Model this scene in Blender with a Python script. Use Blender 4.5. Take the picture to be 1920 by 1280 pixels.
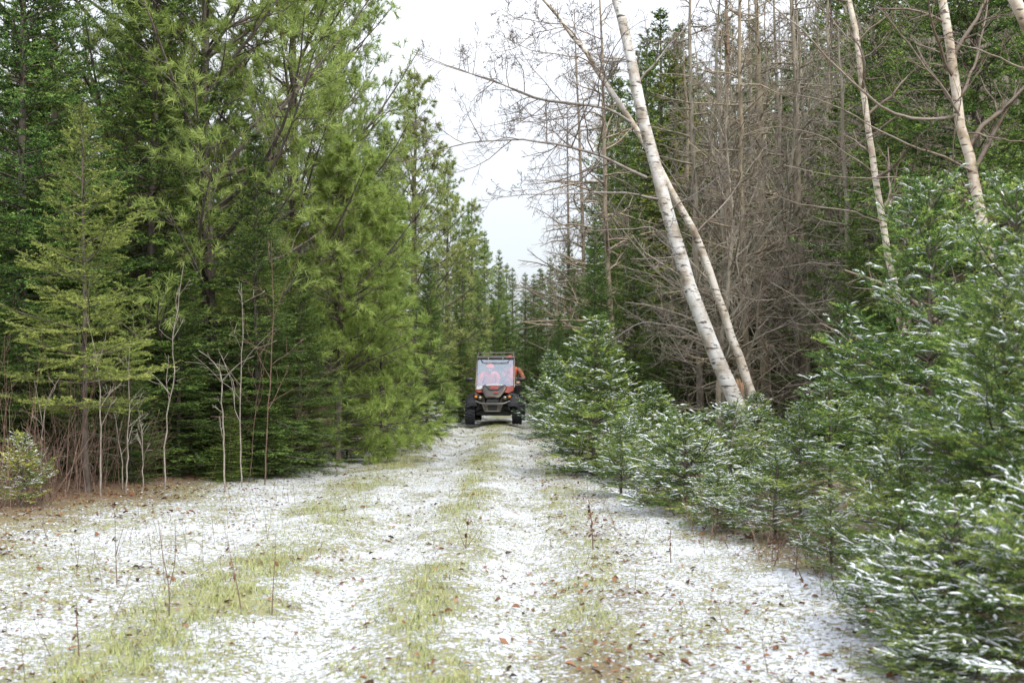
import bpy, bmesh, math
import numpy as np
from mathutils import Vector

# ------------------------------------------------------------------ camera, sky, sun, exposure
scene = bpy.context.scene
for o in list(bpy.data.objects):
    bpy.data.objects.remove(o)
COL = scene.collection
R = math.radians
FPX, HX, HY, EYE = 2300.0, 960.0, 680.0, 1.6      # focal length and horizon in photo pixels, eye height in metres

cam_data = bpy.data.cameras.new('camera')
cam = bpy.data.objects.new('camera', cam_data)
COL.objects.link(cam)
cam.location = (0, 0, EYE)
cam.rotation_euler = (R(90), 0, 0)
cam_data.sensor_width = 36.0
cam_data.lens = FPX / 1920.0 * 36.0
cam_data.shift_y = (HY - 640.0) / 1920.0
cam_data.clip_start, cam_data.clip_end = 0.1, 2000.0
cam_data.dof.use_dof = True
cam_data.dof.focus_distance = 16.0
cam_data.dof.aperture_fstop = 2.8
scene.camera = cam

SUN_EL, SUN_ROT = 48.0, 150.0      # a high, veiled sun behind the camera's right shoulder
world = bpy.data.worlds.new('World')
scene.world = world
world.use_nodes = True
wn, wl = world.node_tree.nodes, world.node_tree.links
wn.clear()
w_out = wn.new('ShaderNodeOutputWorld')
w_bg = wn.new('ShaderNodeBackground')
w_sky = wn.new('ShaderNodeTexSky')
w_sky.sky_type = 'NISHITA'
w_sky.sun_disc = False
w_sky.sun_elevation = R(SUN_EL)
w_sky.sun_rotation = R(SUN_ROT)
w_sky.air_density, w_sky.dust_density, w_sky.ozone_density = 1.0, 2.0, 1.0
# overcast: an even veil of cloud over that sky, thinner in places
w_tc = wn.new('ShaderNodeTexCoord')
w_map = wn.new('ShaderNodeMapping')
w_map.inputs['Scale'].default_value = (1.0, 1.0, 2.6)
w_noise = wn.new('ShaderNodeTexNoise')
w_noise.inputs['Scale'].default_value = 2.2
w_noise.inputs['Detail'].default_value = 5.0
w_ramp = wn.new('ShaderNodeMapRange')
w_ramp.inputs['From Min'].default_value, w_ramp.inputs['From Max'].default_value = 0.3, 0.62
w_ramp.inputs['To Min'].default_value, w_ramp.inputs['To Max'].default_value = 0.76, 0.97
w_mix = wn.new('ShaderNodeMixRGB')
# an overcast sky is about three times as bright overhead as at the horizon
w_sep = wn.new('ShaderNodeSeparateXYZ')
w_cie = wn.new('ShaderNodeMapRange')
w_cie.inputs['To Min'].default_value, w_cie.inputs['To Max'].default_value = 0.24, 1.0
w_cloud = wn.new('ShaderNodeMixRGB'); w_cloud.blend_type = 'MULTIPLY'; w_cloud.inputs['Fac'].default_value = 1.0
w_cloud.inputs['Color1'].default_value = (11.8, 12.2, 13.0, 1)
wl.new(w_tc.outputs['Generated'], w_sep.inputs[0]); wl.new(w_sep.outputs['Z'], w_cie.inputs['Value'])
wl.new(w_cie.outputs['Result'], w_cloud.inputs['Color2']); wl.new(w_cloud.outputs['Color'], w_mix.inputs['Color2'])
wl.new(w_tc.outputs['Generated'], w_map.inputs['Vector'])
wl.new(w_map.outputs['Vector'], w_noise.inputs['Vector'])
wl.new(w_noise.outputs['Fac'], w_ramp.inputs['Value'])
wl.new(w_ramp.outputs['Result'], w_mix.inputs['Fac'])
wl.new(w_sky.outputs['Color'], w_mix.inputs['Color1'])
wl.new(w_mix.outputs['Color'], w_bg.inputs['Color'])
w_bg.inputs['Strength'].default_value = 0.10
wl.new(w_bg.outputs['Background'], w_out.inputs['Surface'])

sun_data = bpy.data.lights.new('sun', 'SUN')
sun_data.energy = 1.5
sun_data.angle = R(14)
sun_data.color = (1.0, 0.96, 0.88)
sun = bpy.data.objects.new('sun', sun_data)
COL.objects.link(sun)
_az = R(SUN_ROT)
_d = Vector((math.sin(_az) * math.cos(R(SUN_EL)), math.cos(_az) * math.cos(R(SUN_EL)), math.sin(R(SUN_EL))))
sun.rotation_euler = _d.to_track_quat('Z', 'Y').to_euler()

vs = scene.view_settings
vs.view_transform = 'Standard'
vs.look = 'None'
vs.exposure = 1.32
vs.gamma = 1.0
vs.use_curve_mapping = False
cy = scene.cycles
cy.max_bounces, cy.diffuse_bounces, cy.glossy_bounces = 6, 2, 2
cy.transmission_bounces, cy.transparent_max_bounces = 4, 8
cy.use_denoising = True
cy.sample_clamp_indirect = 6.0

# ------------------------------------------------------------------ helpers
def W(px, py, d):
    """Point at distance d along the trail that the photograph shows at (px, py)."""
    return np.array([(px - HX) / FPX * d, d, EYE + (HY - py) / FPX * d])

def norm(a):
    return a / np.maximum(np.linalg.norm(a, axis=-1, keepdims=True), 1e-9)

def vnoise(x, y, seed=0):
    x = np.asarray(x, float); y = np.asarray(y, float)
    xi, yi = np.floor(x), np.floor(y)
    fx, fy = x - xi, y - yi
    fx = fx * fx * (3 - 2 * fx); fy = fy * fy * (3 - 2 * fy)
    def h(a, b):
        s = np.sin(a * 127.1 + b * 311.7 + seed * 74.7) * 43758.5453
        return s - np.floor(s)
    return (h(xi, yi) * (1 - fx) + h(xi + 1, yi) * fx) * (1 - fy) + (h(xi, yi + 1) * (1 - fx) + h(xi + 1, yi + 1) * fx) * fy

def fbm(x, y, seed=0, oct=4):
    s, a, t = 0, 0.5, 0
    for i in range(oct):
        s = s + a * vnoise(x * 2 ** i + 13 * i, y * 2 ** i + 7 * i, seed + i)
        t += a; a *= 0.5
    return s / t

def gauss(x, s):
    return np.exp(-(x / s) ** 2)

def trail_x(y):
    y = np.asarray(y, float)
    return -0.52 + 0.006 * np.clip(y - 8, 0, 30)          # middle of the trail

def gz(x, y):
    """Height of the ground."""
    x = np.asarray(x, float); y = np.asarray(y, float)
    u = x - trail_x(y)
    z = -0.06 * gauss(u + 0.68, 0.26) - 0.06 * gauss(u - 0.68, 0.26) + 0.02 * gauss(u, 0.3)
    z = z + 0.05 * (fbm(x * 0.8, y * 0.8, 3, 3) - 0.5) + 0.035 * (fbm(x * 4, y * 4, 9, 3) - 0.5)
    z = z - 0.05 * gauss(u + 2.1, 0.35) * (0.4 + fbm(x, y, 5, 2))
    z = z + 0.10 * np.clip((-u - 3.4) / 2.0, 0, 1) + 0.08 * np.clip((u - 2.2) / 2.0, 0, 1)
    return z

class MB:
    """Collects triangles; build() makes one mesh of them."""
    def __init__(self):
        self.v, self.t, self.a, self.n = [], [], [], 0
    def add(self, V, T, A=None):
        V = np.asarray(V, np.float32).reshape(-1, 3)
        T = np.asarray(T, np.int64).reshape(-1, 3)
        self.v.append(V); self.t.append(T + self.n)
        self.a.append(np.zeros(len(V), np.float32) if A is None else np.broadcast_to(np.asarray(A, np.float32), (len(V),)))
        self.n += len(V)
    def arrays(self):
        if not self.v:
            return np.zeros((0, 3), np.float32), np.zeros((0, 3), np.int64), np.zeros(0, np.float32)
        return np.concatenate(self.v), np.concatenate(self.t), np.concatenate(self.a)
    def tubes(self, P, r, sides=4, A=None):
        """P (N,K,3) centre lines, r (N,K) radii."""
        P = np.asarray(P, float); r = np.asarray(r, float)
        N, K = P.shape[:2]
        if N == 0:
            return
        T = norm(np.gradient(P, axis=1))
        m = np.abs(norm(P[:, -1] - P[:, 0])[:, 2]) > 0.75
        ref = np.where(m[:, None], np.array([1.0, 0, 0]), np.array([0, 0, 1.0]))[:, None, :]
        U = norm(np.cross(T, np.broadcast_to(ref, T.shape)))
        Wv = np.cross(T, U)
        ang = np.arange(sides) / sides * 2 * np.pi
        V = P[:, :, None, :] + r[:, :, None, None] * (np.cos(ang)[None, None, :, None] * U[:, :, None, :] + np.sin(ang)[None, None, :, None] * Wv[:, :, None, :])
        idx = np.arange(N * K * sides).reshape(N, K, sides)
        a = idx[:, :-1, :]; b = np.roll(a, -1, axis=2); c = idx[:, 1:, :]; d = np.roll(c, -1, axis=2)
        T3 = np.concatenate([np.stack([a, b, d], -1).reshape(-1, 3), np.stack([a, d, c], -1).reshape(-1, 3)])
        if A is not None:
            A = np.repeat(np.asarray(A, float), K * sides)
        self.add(V.reshape(-1, 3), T3, A)
    def mesh(self, name, mat, smooth=False):
        V, T, A = self.arrays()
        return mesh_from(name, V, T, mat, A, smooth)

def mesh_from(name, V, T, mat, A=None, smooth=False, extra=None):
    me = bpy.data.meshes.new(name)
    me.vertices.add(len(V)); me.loops.add(len(T) * 3); me.polygons.add(len(T))
    me.vertices.foreach_set('co', np.ascontiguousarray(V, np.float32).ravel())
    me.loops.foreach_set('vertex_index', np.ascontiguousarray(T, np.int32).ravel())
    me.polygons.foreach_set('loop_start', np.arange(0, len(T) * 3, 3, dtype=np.int32))
    me.polygons.foreach_set('use_smooth', np.full(len(T), smooth))
    if A is not None:
        me.attributes.new('tint', 'FLOAT', 'POINT').data.foreach_set('value', np.ascontiguousarray(A, np.float32))
    for k, arr in (extra or {}).items():
        me.attributes.new(k, 'FLOAT', 'POINT').data.foreach_set('value', np.ascontiguousarray(arr, np.float32))
    me.update()
    me.materials.append(mat)
    return me

def link(name, data, parent=None, loc=None):
    o = bpy.data.objects.new(name, data)
    COL.objects.link(o)
    if parent is not None:
        o.parent = parent
    if loc is not None:
        o.location = loc
    return o

def tag(o, label, cat=None, group=None, kind=None):
    o['label'] = label
    if cat: o['category'] = cat
    if group: o['group'] = group
    if kind: o['kind'] = kind
    return o

# ------------------------------------------------------------------ materials
def nodemat(name):
    m = bpy.data.materials.new(name)
    m.use_nodes = True
    nt = m.node_tree
    b = nt.nodes['Principled BSDF']
    return m, nt.nodes, nt.links, b

def ramp(nodes, stops):
    r = nodes.new('ShaderNodeValToRGB')
    e = r.color_ramp.elements
    while len(e) < len(stops):
        e.new(0.5)
    for i, (p, c) in enumerate(stops):
        e[i].position = p; e[i].color = (*c, 1)
    return r

def foliage(name, dark, mid, light, brown=(0.10, 0.07, 0.03), frost=True, transl=0.0):
    """Needles: tint 0..1 runs dark to light, above 1.5 the needle carries snow. Object colour shifts a whole tree."""
    m, n, l, b = nodemat(name)
    at = n.new('ShaderNodeAttribute'); at.attribute_name = 'tint'
    rp = ramp(n, [(0.0, brown), (0.06, dark), (0.5, mid), (1.0, light)])
    l.new(at.outputs['Fac'], rp.inputs['Fac'])
    oi = n.new('ShaderNodeObjectInfo')
    mul = n.new('ShaderNodeMixRGB'); mul.blend_type = 'MULTIPLY'; mul.inputs['Fac'].default_value = 1.0
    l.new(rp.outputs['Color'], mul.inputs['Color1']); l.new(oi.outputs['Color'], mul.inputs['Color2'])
    gt = n.new('ShaderNodeMath'); gt.operation = 'GREATER_THAN'; gt.inputs[1].default_value = 1.5
    l.new(at.outputs['Fac'], gt.inputs[0])
    mx = n.new('ShaderNodeMixRGB'); mx.inputs['Color2'].default_value = (0.72, 0.76, 0.78, 1)
    l.new(gt.outputs[0], mx.inputs['Fac']); l.new(mul.outputs['Color'], mx.inputs['Color1'])
    l.new(mx.outputs['Color'], b.inputs['Base Color'])
    b.inputs['Roughness'].default_value = 0.6
    b.inputs['Specular IOR Level'].default_value = 0.12
    if transl:
        out = n['Material Output']
        tr = n.new('ShaderNodeBsdfTranslucent'); ms = n.new('ShaderNodeMixShader'); ms.inputs[0].default_value = transl
        l.new(mx.outputs['Color'], tr.inputs['Color'])
        l.new(b.outputs[0], ms.inputs[1]); l.new(tr.outputs[0], ms.inputs[2]); l.new(ms.outputs[0], out.inputs['Surface'])
    return m

def bark(name, c1, c2, scale=(30, 30, 8), rough=0.9, bump=0.4):
    m, n, l, b = nodemat(name)
    tc = n.new('ShaderNodeTexCoord'); mp = n.new('ShaderNodeMapping'); mp.inputs['Scale'].default_value = scale
    nz = n.new('ShaderNodeTexNoise'); nz.inputs['Scale'].default_value = 1.0; nz.inputs['Detail'].default_value = 5
    l.new(tc.outputs['Object'], mp.inputs['Vector']); l.new(mp.outputs['Vector'], nz.inputs['Vector'])
    rp = ramp(n, [(0.3, c1), (0.7, c2)])
    l.new(nz.outputs['Fac'], rp.inputs['Fac'])
    oi = n.new('ShaderNodeObjectInfo')
    mul = n.new('ShaderNodeMixRGB'); mul.blend_type = 'MULTIPLY'; mul.inputs['Fac'].default_value = 1.0
    l.new(rp.outputs['Color'], mul.inputs['Color1']); l.new(oi.outputs['Color'], mul.inputs['Color2'])
    l.new(mul.outputs['Color'], b.inputs['Base Color'])
    b.inputs['Roughness'].default_value = rough
    b.inputs['Specular IOR Level'].default_value = 0.2
    bp = n.new('ShaderNodeBump'); bp.inputs['Strength'].default_value = bump; bp.inputs['Distance'].default_value = 0.02
    l.new(nz.outputs['Fac'], bp.inputs['Height']); l.new(bp.outputs['Normal'], b.inputs['Normal'])
    return m

def birch_bark():
    m, n, l, b = nodemat('birch_bark')
    tc = n.new('ShaderNodeTexCoord')
    mp = n.new('ShaderNodeMapping'); mp.inputs['Scale'].default_value = (7, 7, 26)
    nz = n.new('ShaderNodeTexNoise'); nz.inputs['Scale'].default_value = 1.0; nz.inputs['Detail'].default_value = 3; nz.inputs['Roughness'].default_value = 0.6
    l.new(tc.outputs['Object'], mp.inputs['Vector']); l.new(mp.outputs['Vector'], nz.inputs['Vector'])
    marks = ramp(n, [(0.36, (0, 0, 0)), (0.44, (1, 1, 1))])          # dark lenticels and branch scars
    l.new(nz.outputs['Fac'], marks.inputs['Fac'])
    nz2 = n.new('ShaderNodeTexNoise'); nz2.inputs['Scale'].default_value = 3.2; nz2.inputs['Detail'].default_value = 7; nz2.inputs['Roughness'].default_value = 0.62
    l.new(tc.outputs['Object'], nz2.inputs['Vector'])
    base = ramp(n, [(0.34, (0.20, 0.165, 0.125)), (0.44, (0.40, 0.355, 0.30)), (0.52, (0.55, 0.53, 0.50)), (0.64, (0.66, 0.655, 0.645))])
    l.new(nz2.outputs['Fac'], base.inputs['Fac'])
    mx = n.new('ShaderNodeMixRGB'); mx.inputs['Color1'].default_value = (0.10, 0.085, 0.075, 1)
    l.new(marks.outputs['Color'], mx.inputs['Fac']); l.new(base.outputs['Color'], mx.inputs['Color2'])
    at = n.new('ShaderNodeAttribute'); at.attribute_name = 'tint'      # 1 = thin dark twig bark
    mx2 = n.new('ShaderNodeMixRGB'); mx2.inputs['Color2'].default_value = (0.13, 0.105, 0.09, 1)
    l.new(at.outputs['Fac'], mx2.inputs['Fac']); l.new(mx.outputs['Color'], mx2.inputs['Color1'])
    oi = n.new('ShaderNodeObjectInfo')
    mul = n.new('ShaderNodeMixRGB'); mul.blend_type = 'MULTIPLY'; mul.inputs['Fac'].default_value = 1.0
    l.new(mx2.outputs['Color'], mul.inputs['Color1']); l.new(oi.outputs['Color'], mul.inputs['Color2'])
    l.new(mul.outputs['Color'], b.inputs['Base Color'])
    b.inputs['Roughness'].default_value = 0.75
    bp = n.new('ShaderNodeBump'); bp.inputs['Strength'].default_value = 0.4; bp.inputs['Distance'].default_value = 0.01
    l.new(nz.outputs['Fac'], bp.inputs['Height']); l.new(bp.outputs['Normal'], b.inputs['Normal'])
    return m

def plain(name, col, rough=0.6, metal=0.0, var=0.0, vscale=12.0, spec=0.5):
    m, n, l, b = nodemat(name)
    if var:
        tc = n.new('ShaderNodeTexCoord')
        nz = n.new('ShaderNodeTexNoise'); nz.inputs['Scale'].default_value = vscale; nz.inputs['Detail'].default_value = 5
        l.new(tc.outputs['Object'], nz.inputs['Vector'])
        rp = ramp(n, [(0.3, tuple(c * (1 - var) for c in col)), (0.7, tuple(min(1, c * (1 + var)) for c in col))])
        l.new(nz.outputs['Fac'], rp.inputs['Fac']); l.new(rp.outputs['Color'], b.inputs['Base Color'])
    else:
        b.inputs['Base Color'].default_value = (*col, 1)
    b.inputs['Roughness'].default_value = rough
    b.inputs['Metallic'].default_value = metal
    b.inputs['Specular IOR Level'].default_value = spec
    return m

M = {}
M['spruce'] = foliage('spruce_needles', (0.016, 0.034, 0.012), (0.080, 0.135, 0.034), (0.290, 0.370, 0.095), transl=0.10)
M['fir'] = foliage('fir_needles', (0.070, 0.100, 0.026), (0.190, 0.240, 0.060), (0.420, 0.460, 0.130), transl=0.15)
M['youngfir'] = foliage('young_fir_needles', (0.022, 0.056, 0.020), (0.112, 0.192, 0.056), (0.430, 0.500, 0.140), transl=0.10)
M['pine'] = foliage('pine_needles', (0.125, 0.180, 0.048), (0.265, 0.350, 0.105), (0.440, 0.520, 0.190), transl=0.40)
M['bark'] = bark('conifer_bark', (0.060, 0.048, 0.040), (0.16, 0.135, 0.115))
M['greybark'] = bark('grey_bark', (0.150, 0.130, 0.100), (0.30, 0.268, 0.215), (14, 14, 5))
M['twig'] = bark('sapling_bark', (0.17, 0.145, 0.12), (0.36, 0.32, 0.28), (20, 20, 12))
M['brush'] = bark('brush_bark', (0.085, 0.050, 0.038), (0.20, 0.14, 0.105), (20, 20, 12))
M['birch'] = birch_bark()
M['snow'] = plain('snow', (0.66, 0.68, 0.72), 0.6, var=0.05, vscale=40)
M['deadwood'] = bark('dead_wood', (0.13, 0.10, 0.075), (0.28, 0.21, 0.15), (30, 30, 30))
M['splinter'] = bark('splintered_wood', (0.24, 0.14, 0.08), (0.42, 0.28, 0.17), (40, 40, 8))

# ------------------------------------------------------------------ tree growing
def along(P, t):
    """Positions and tangents at parameters t (N,M) on centre lines P (N,K,3)."""
    K = P.shape[1]
    f = np.clip(t, 0, 0.9999) * (K - 1)
    i = f.astype(int); w = (f - i)[..., None]
    n = np.arange(P.shape[0])[:, None]
    a, b = P[n, i], P[n, i + 1]
    return a * (1 - w) + b * w, norm(b - a)

def spawn(rng, P, r, count, t0, t1, ang, length, K=5, up=0.0, jit=0.15, rr=0.5, taper=0.25, lvar=0.35, tl=0.6):
    """Side branches: count per parent between t0 and t1, opening by ang degrees, length relative to parent (tl: shorter to the tip)."""
    N = P.shape[0]
    t = t0 + (t1 - t0) * (np.arange(count)[None, :] + rng.random((N, count))) / count
    pos, tan = along(P, t)
    rad = np.stack([np.interp(t[i], np.linspace(0, 1, r.shape[1]), r[i]) for i in range(N)])
    plen = np.linalg.norm(np.diff(P, axis=1), axis=2).sum(1)[:, None]
    L = plen * length * (1 - tl * (t - t0) / max(t1 - t0, 1e-6)) * (1 + lvar * (rng.random((N, count)) * 2 - 1))
    rv = norm(rng.normal(size=(N, count, 3)))
    side = norm(rv - (rv * tan).sum(-1, keepdims=True) * tan)
    a = np.radians(ang * (0.75 + 0.5 * rng.random((N, count))))[..., None]
    d = norm(tan * np.cos(a) + side * np.sin(a) + np.array([0, 0, 1.0]) * up)
    pos = pos.reshape(-1, 3); d = d.reshape(-1, 3); L = L.reshape(-1)
    pts = [pos]
    cur = d
    for k in range(1, K):
        cur = norm(cur + rng.normal(size=cur.shape) * jit + np.array([0, 0, 1.0]) * up * 0.25)
        pts.append(pts[-1] + cur * (L / (K - 1))[:, None])
    Q = np.stack(pts, 1)
    rb = np.minimum(rad.reshape(-1) * rr, 0.02 * L + 0.003)
    return Q, rb[:, None] * np.linspace(1, taper, K)[None, :]

def needles(mb, rng, A, B, sp, ln, wd, tint, ang=50, flat=0.45, snowy=None, tipshort=0.6):
    """Clothe shoots A->B with needles, one triangle each."""
    D = B - A
    L = np.linalg.norm(D, axis=1)
    n = np.maximum(3, np.ceil(L / sp).astype(int))
    i = np.repeat(np.arange(len(A)), n)
    t = rng.random(len(i)) ** 0.85
    ax = norm(D)[i]
    rv = rng.normal(size=(len(i), 3)); rv[:, 2] *= (1 - flat); rv[:, 2] += 0.18
    rad = norm(rv - (rv * ax).sum(1, keepdims=True) * ax)
    a = np.radians(ang + 14 * rng.normal(size=len(i)))[:, None]
    d = norm(ax * np.cos(a) + rad * np.sin(a))
    l = (ln * (0.7 + 0.6 * rng.random(len(i))) * (1 - (1 - tipshort) * t))[:, None]
    base = A[i] + D[i] * t[:, None]
    s = np.cross(d, norm(rng.normal(size=(len(i), 3)) * 0.6 + rad)); s = norm(s) * wd * 0.5
    V = np.stack([base - s, base + s, base + d * l], 1).reshape(-1, 3)
    c = tint[i] + 0.10 * rng.normal(size=len(i)) + 0.22 * (t - 0.5)      # lighter new growth at the tip, also imitating lit tips over shaded depth
    c = np.clip(c, 0.0, 1.0)
    if snowy is not None:
        hit = snowy[i] & (d[:, 2] > 0.05) & (rng.random(len(i)) < 0.4)
        c = np.where(hit, 2.0, c)
    mb.add(V, np.arange(len(V)).reshape(-1, 3), np.repeat(c, 3))

def snow_strips(mb, rng, A, B, wd, lift):
    """Small ridges of snow lying along shoots."""
    N = len(A)
    if N == 0:
        return
    a = rng.random(N) * 0.35; b = 0.6 + rng.random(N) * 0.4
    K = 4
    t = a[:, None] + (b - a)[:, None] * np.linspace(0, 1, K)[None, :]
    P = A[:, None, :] + (B - A)[:, None, :] * t[..., None]
    P[..., 2] += lift + rng.random((N, K)) * lift * 0.5
    side = norm(np.cross(B - A, np.array([0, 0, 1.0])))[:, None, :]
    w = wd * np.array([0.35, 1.0, 0.9, 0.25])[None, :] * (0.6 + 0.8 * rng.random((N, K)))
    V = np.stack([P - side * w[..., None], P + np.array([0, 0, 1.0]) * w[..., None] * 0.9, P + side * w[..., None]], 2)
    idx = np.arange(N * K * 3).reshape(N, K, 3)
    T = []
    for j in range(3):
        p, q = idx[:, :-1, j], idx[:, :-1, (j + 1) % 3]
        r_, s_ = idx[:, 1:, j], idx[:, 1:, (j + 1) % 3]
        T += [np.stack([p, r_, q], -1).reshape(-1, 3), np.stack([q, r_, s_], -1).reshape(-1, 3)]
    mb.add(V.reshape(-1, 3), np.concatenate(T))

def conifer(seed, H, Rm, cb, wsp=0.30, nb=5, s2=0.085, s3=0.075, nsp=0.008, nl=0.020, nw=0.0035,
            el=(2, 48), droop=0.28, tip=0.22, shape=0.85, r0=None, snow=0.0, lean=0.02, sparse=0.0, inner=0.12, l2=0.42, dead=0, tert=True, bot=0.75, inter=2, l3=0.045, sw=0.46):
    """Spruce or fir: whorls of boughs with flat sprays of needle-clad shoots."""
    rng = np.random.default_rng(seed)
    trunk, limbs, crown, snowmb = MB(), MB(), MB(), MB()
    K = 14
    tz = np.linspace(0, 1, K)
    ln_ = np.cumsum(rng.normal(size=(K, 2)) * lean * H / K, axis=0); ln_[0] = 0
    tp = np.column_stack([ln_, tz * H])
    r0 = r0 or 0.0105 * H + 0.008
    tr = r0 * (1 - tz) ** 0.85 + 0.004
    tr[0] *= 1.25
    trunk.tubes(tp[None], tr[None], 8)
    br, bl, bu = [], [], []
    z = cb
    def branch(z, az, f, elj=0.0):
        z = min(max(z, cb), H - 0.05)
        u = (z - cb) / (H - cb)
        prof = (1 - u) ** shape * (bot + (1 - bot) * min(1, u / 0.18)) + 0.03
        L = Rm * prof * f
        e = R(el[0] + (el[1] - el[0]) * u ** 1.2 + elj)
        t = np.linspace(0, 1, 7)
        drift = rng.normal() * 0.18
        aa = az + drift * t
        h = L * t * math.cos(e)
        zz = L * (math.sin(e) * t - droop * (1 - u) * t ** 1.6 + tip * t ** 3)
        c = np.array([np.interp(z, tp[:, 2], tp[:, 0]), np.interp(z, tp[:, 2], tp[:, 1]), z])
        return c + np.column_stack([np.cos(aa) * h, np.sin(aa) * h, zz]), L, u
    while z < H - 0.10:
        u = (z - cb) / (H - cb)
        k = nb + rng.integers(-1, 2)
        a0 = rng.random() * 6.28
        for j in range(max(3, k)):
            if rng.random() < sparse:
                continue
            P, L, u_ = branch(z + rng.normal() * 0.02, a0 + j * 6.283 / k + rng.normal() * 0.25, 0.72 + 0.5 * rng.random(), rng.normal() * 6)
            br.append(P); bl.append(L); bu.append(u_)
        for j in range(inter):
            P, L, u_ = branch(min(H - 0.1, z + wsp * (0.3 + 0.4 * rng.random())), rng.random() * 6.28, 0.35 + 0.3 * rng.random(), rng.normal() * 10)
            br.append(P); bl.append(L); bu.append(u_)
        z += wsp * (0.8 + 0.4 * rng.random()) * (1.0 - 0.35 * u)
    br = np.array(br); bl = np.array(bl); bu = np.array(bu)
    limbs.tubes(br, (0.004 + 0.009 * bl)[:, None] * np.linspace(1, 0.22, 7)[None, :], 4)
    if dead:                                              # bare dead twigs on the lower stem
        zz = rng.uniform(0.15, max(cb, 0.3), dead); az = rng.random(dead) * 6.28; Ld = rng.uniform(0.2, 0.55, dead) * min(1.0, Rm)
        t = np.linspace(0, 1, 5)
        Q = np.stack([np.column_stack([np.cos(az[i]) * Ld[i] * t, np.sin(az[i]) * Ld[i] * t, zz[i] + Ld[i] * (-0.1 * t - 0.15 * t ** 2) + rng.normal(size=5) * 0.012 * t]) for i in range(dead)])
        limbs.tubes(Q, np.linspace(0.006, 0.002, 5)[None, :].repeat(dead, 0), 3)
        Q2, r2 = spawn(rng, Q, np.linspace(0.005, 0.002, 5)[None, :].repeat(dead, 0), 4, 0.3, 0.95, 50, 0.5, 4)
        limbs.tubes(Q2, np.maximum(r2, 0.0015), 3)
    A, B, tint, lev, wsn = [], [], [], [], []
    up = np.array([0, 0, 1.0])
    for P, L, u in zip(br, bl, bu):
        bt = rng.normal() * 0.10
        n2 = max(2, int(math.ceil(L * (1 - inner) / s2)))
        t = inner + (1 - inner) * (np.arange(n2) + rng.random(n2)) / n2
        t = np.concatenate([t, t])
        sg = np.concatenate([np.ones(n2), -np.ones(n2)])
        p, tan = along(P[None], t[None]); p = p[0]; tan = tan[0]
        side = norm(np.cross(tan, up)) * sg[:, None]
        a = np.radians(52 + 8 * rng.normal(size=len(t)))[:, None]
        d = norm(tan * np.cos(a) + side * np.sin(a) + up * (rng.normal(size=(len(t), 1)) * 0.12 - 0.02))
        ll = np.clip((l2 * L * (1 - t) + 0.075) * (0.65 + 0.6 * rng.random(len(t))), 0.04, 0.6)
        bs_ = np.clip(rng.normal(0.9, 0.55), 0.05, 2.0)
        wsn.append(np.full(len(t), bs_)); wsn.append(np.full(4, bs_))
        A.append(p); B.append(p + d * ll[:, None]); tint.append(0.38 + bt + 0.10 * rng.normal(size=len(t))); lev.append(np.full(len(t), 2))
        s = np.linspace(max(0.3, inner), 1, 5)
        q, _ = along(P[None], s[None]); q = q[0]
        A.append(q[:-1]); B.append(q[1:]); tint.append(np.full(4, 0.5 + bt)); lev.append(np.full(4, 1))
    A = np.concatenate(A); B = np.concatenate(B); tint = np.concatenate(tint); lev = np.concatenate(lev); wsn = np.concatenate(wsn)
    if tert:
        m = (lev == 2) & (np.linalg.norm(B - A, axis=1) > 0.10)
        A2, B2, t2 = A[m], B[m], tint[m]
        L2 = np.linalg.norm(B2 - A2, axis=1)
        n3 = np.maximum(1, np.round(L2 * 0.8 / s3).astype(int))
        i = np.repeat(np.arange(len(A2)), n3 * 2)
        t = 0.2 + 0.75 * rng.random(len(i))
        D = (B2 - A2)[i]; dn = norm(D)
        sg = np.where(rng.random(len(i)) < 0.5, 1.0, -1.0)[:, None]
        sd = norm(np.cross(dn, up)) * sg
        a = np.radians(48 + 8 * rng.normal(size=len(i)))[:, None]
        d = norm(dn * np.cos(a) + sd * np.sin(a) + up * rng.normal(size=(len(i), 1)) * 0.14)
        ll = (0.40 * L2[i] * (1 - t) + l3) * (0.6 + 0.7 * rng.random(len(i)))
        p = A2[i] + D * t[:, None]
        A = np.concatenate([A, p]); B = np.concatenate([B, p + d * ll[:, None]])
        tint = np.concatenate([tint, t2[i] + 0.20 + 0.14 * rng.normal(size=len(i))]); lev = np.concatenate([lev, np.full(len(i), 3)]); wsn = np.concatenate([wsn, wsn[m][i]])
    # the leader
    lt = np.array([tp[-1] - [0, 0, 0.45 if H > 1.5 else 0.2], tp[-1]])
    A = np.concatenate([A, lt[:1]]); B = np.concatenate([B, lt[1:]]); tint = np.append(tint, 0.8); lev = np.append(lev, 2); wsn = np.append(wsn, 0)
    snowy = None
    if snow:
        horiz = np.abs(norm(B - A)[:, 2]) < 0.55
        out = np.hypot(A[:, 0], A[:, 1])
        env = Rm * np.clip(1 - (A[:, 2] - cb) / (H - cb), 0.05, 1) ** shape
        snowy = horiz & (rng.random(len(A)) < snow * wsn * np.clip(out / env * 1.5 - 0.15, 0.05, 1.2))
        snow_strips(snowmb, rng, A[snowy], B[snowy], nl * sw, nl * 0.22)
    needles(crown, rng, A, B, nsp, nl, nw, tint, snowy=snowy)
    return dict(trunk=trunk, limbs=limbs, crown=crown, snow=snowmb if snow else None, H=H, R=Rm)

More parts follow.
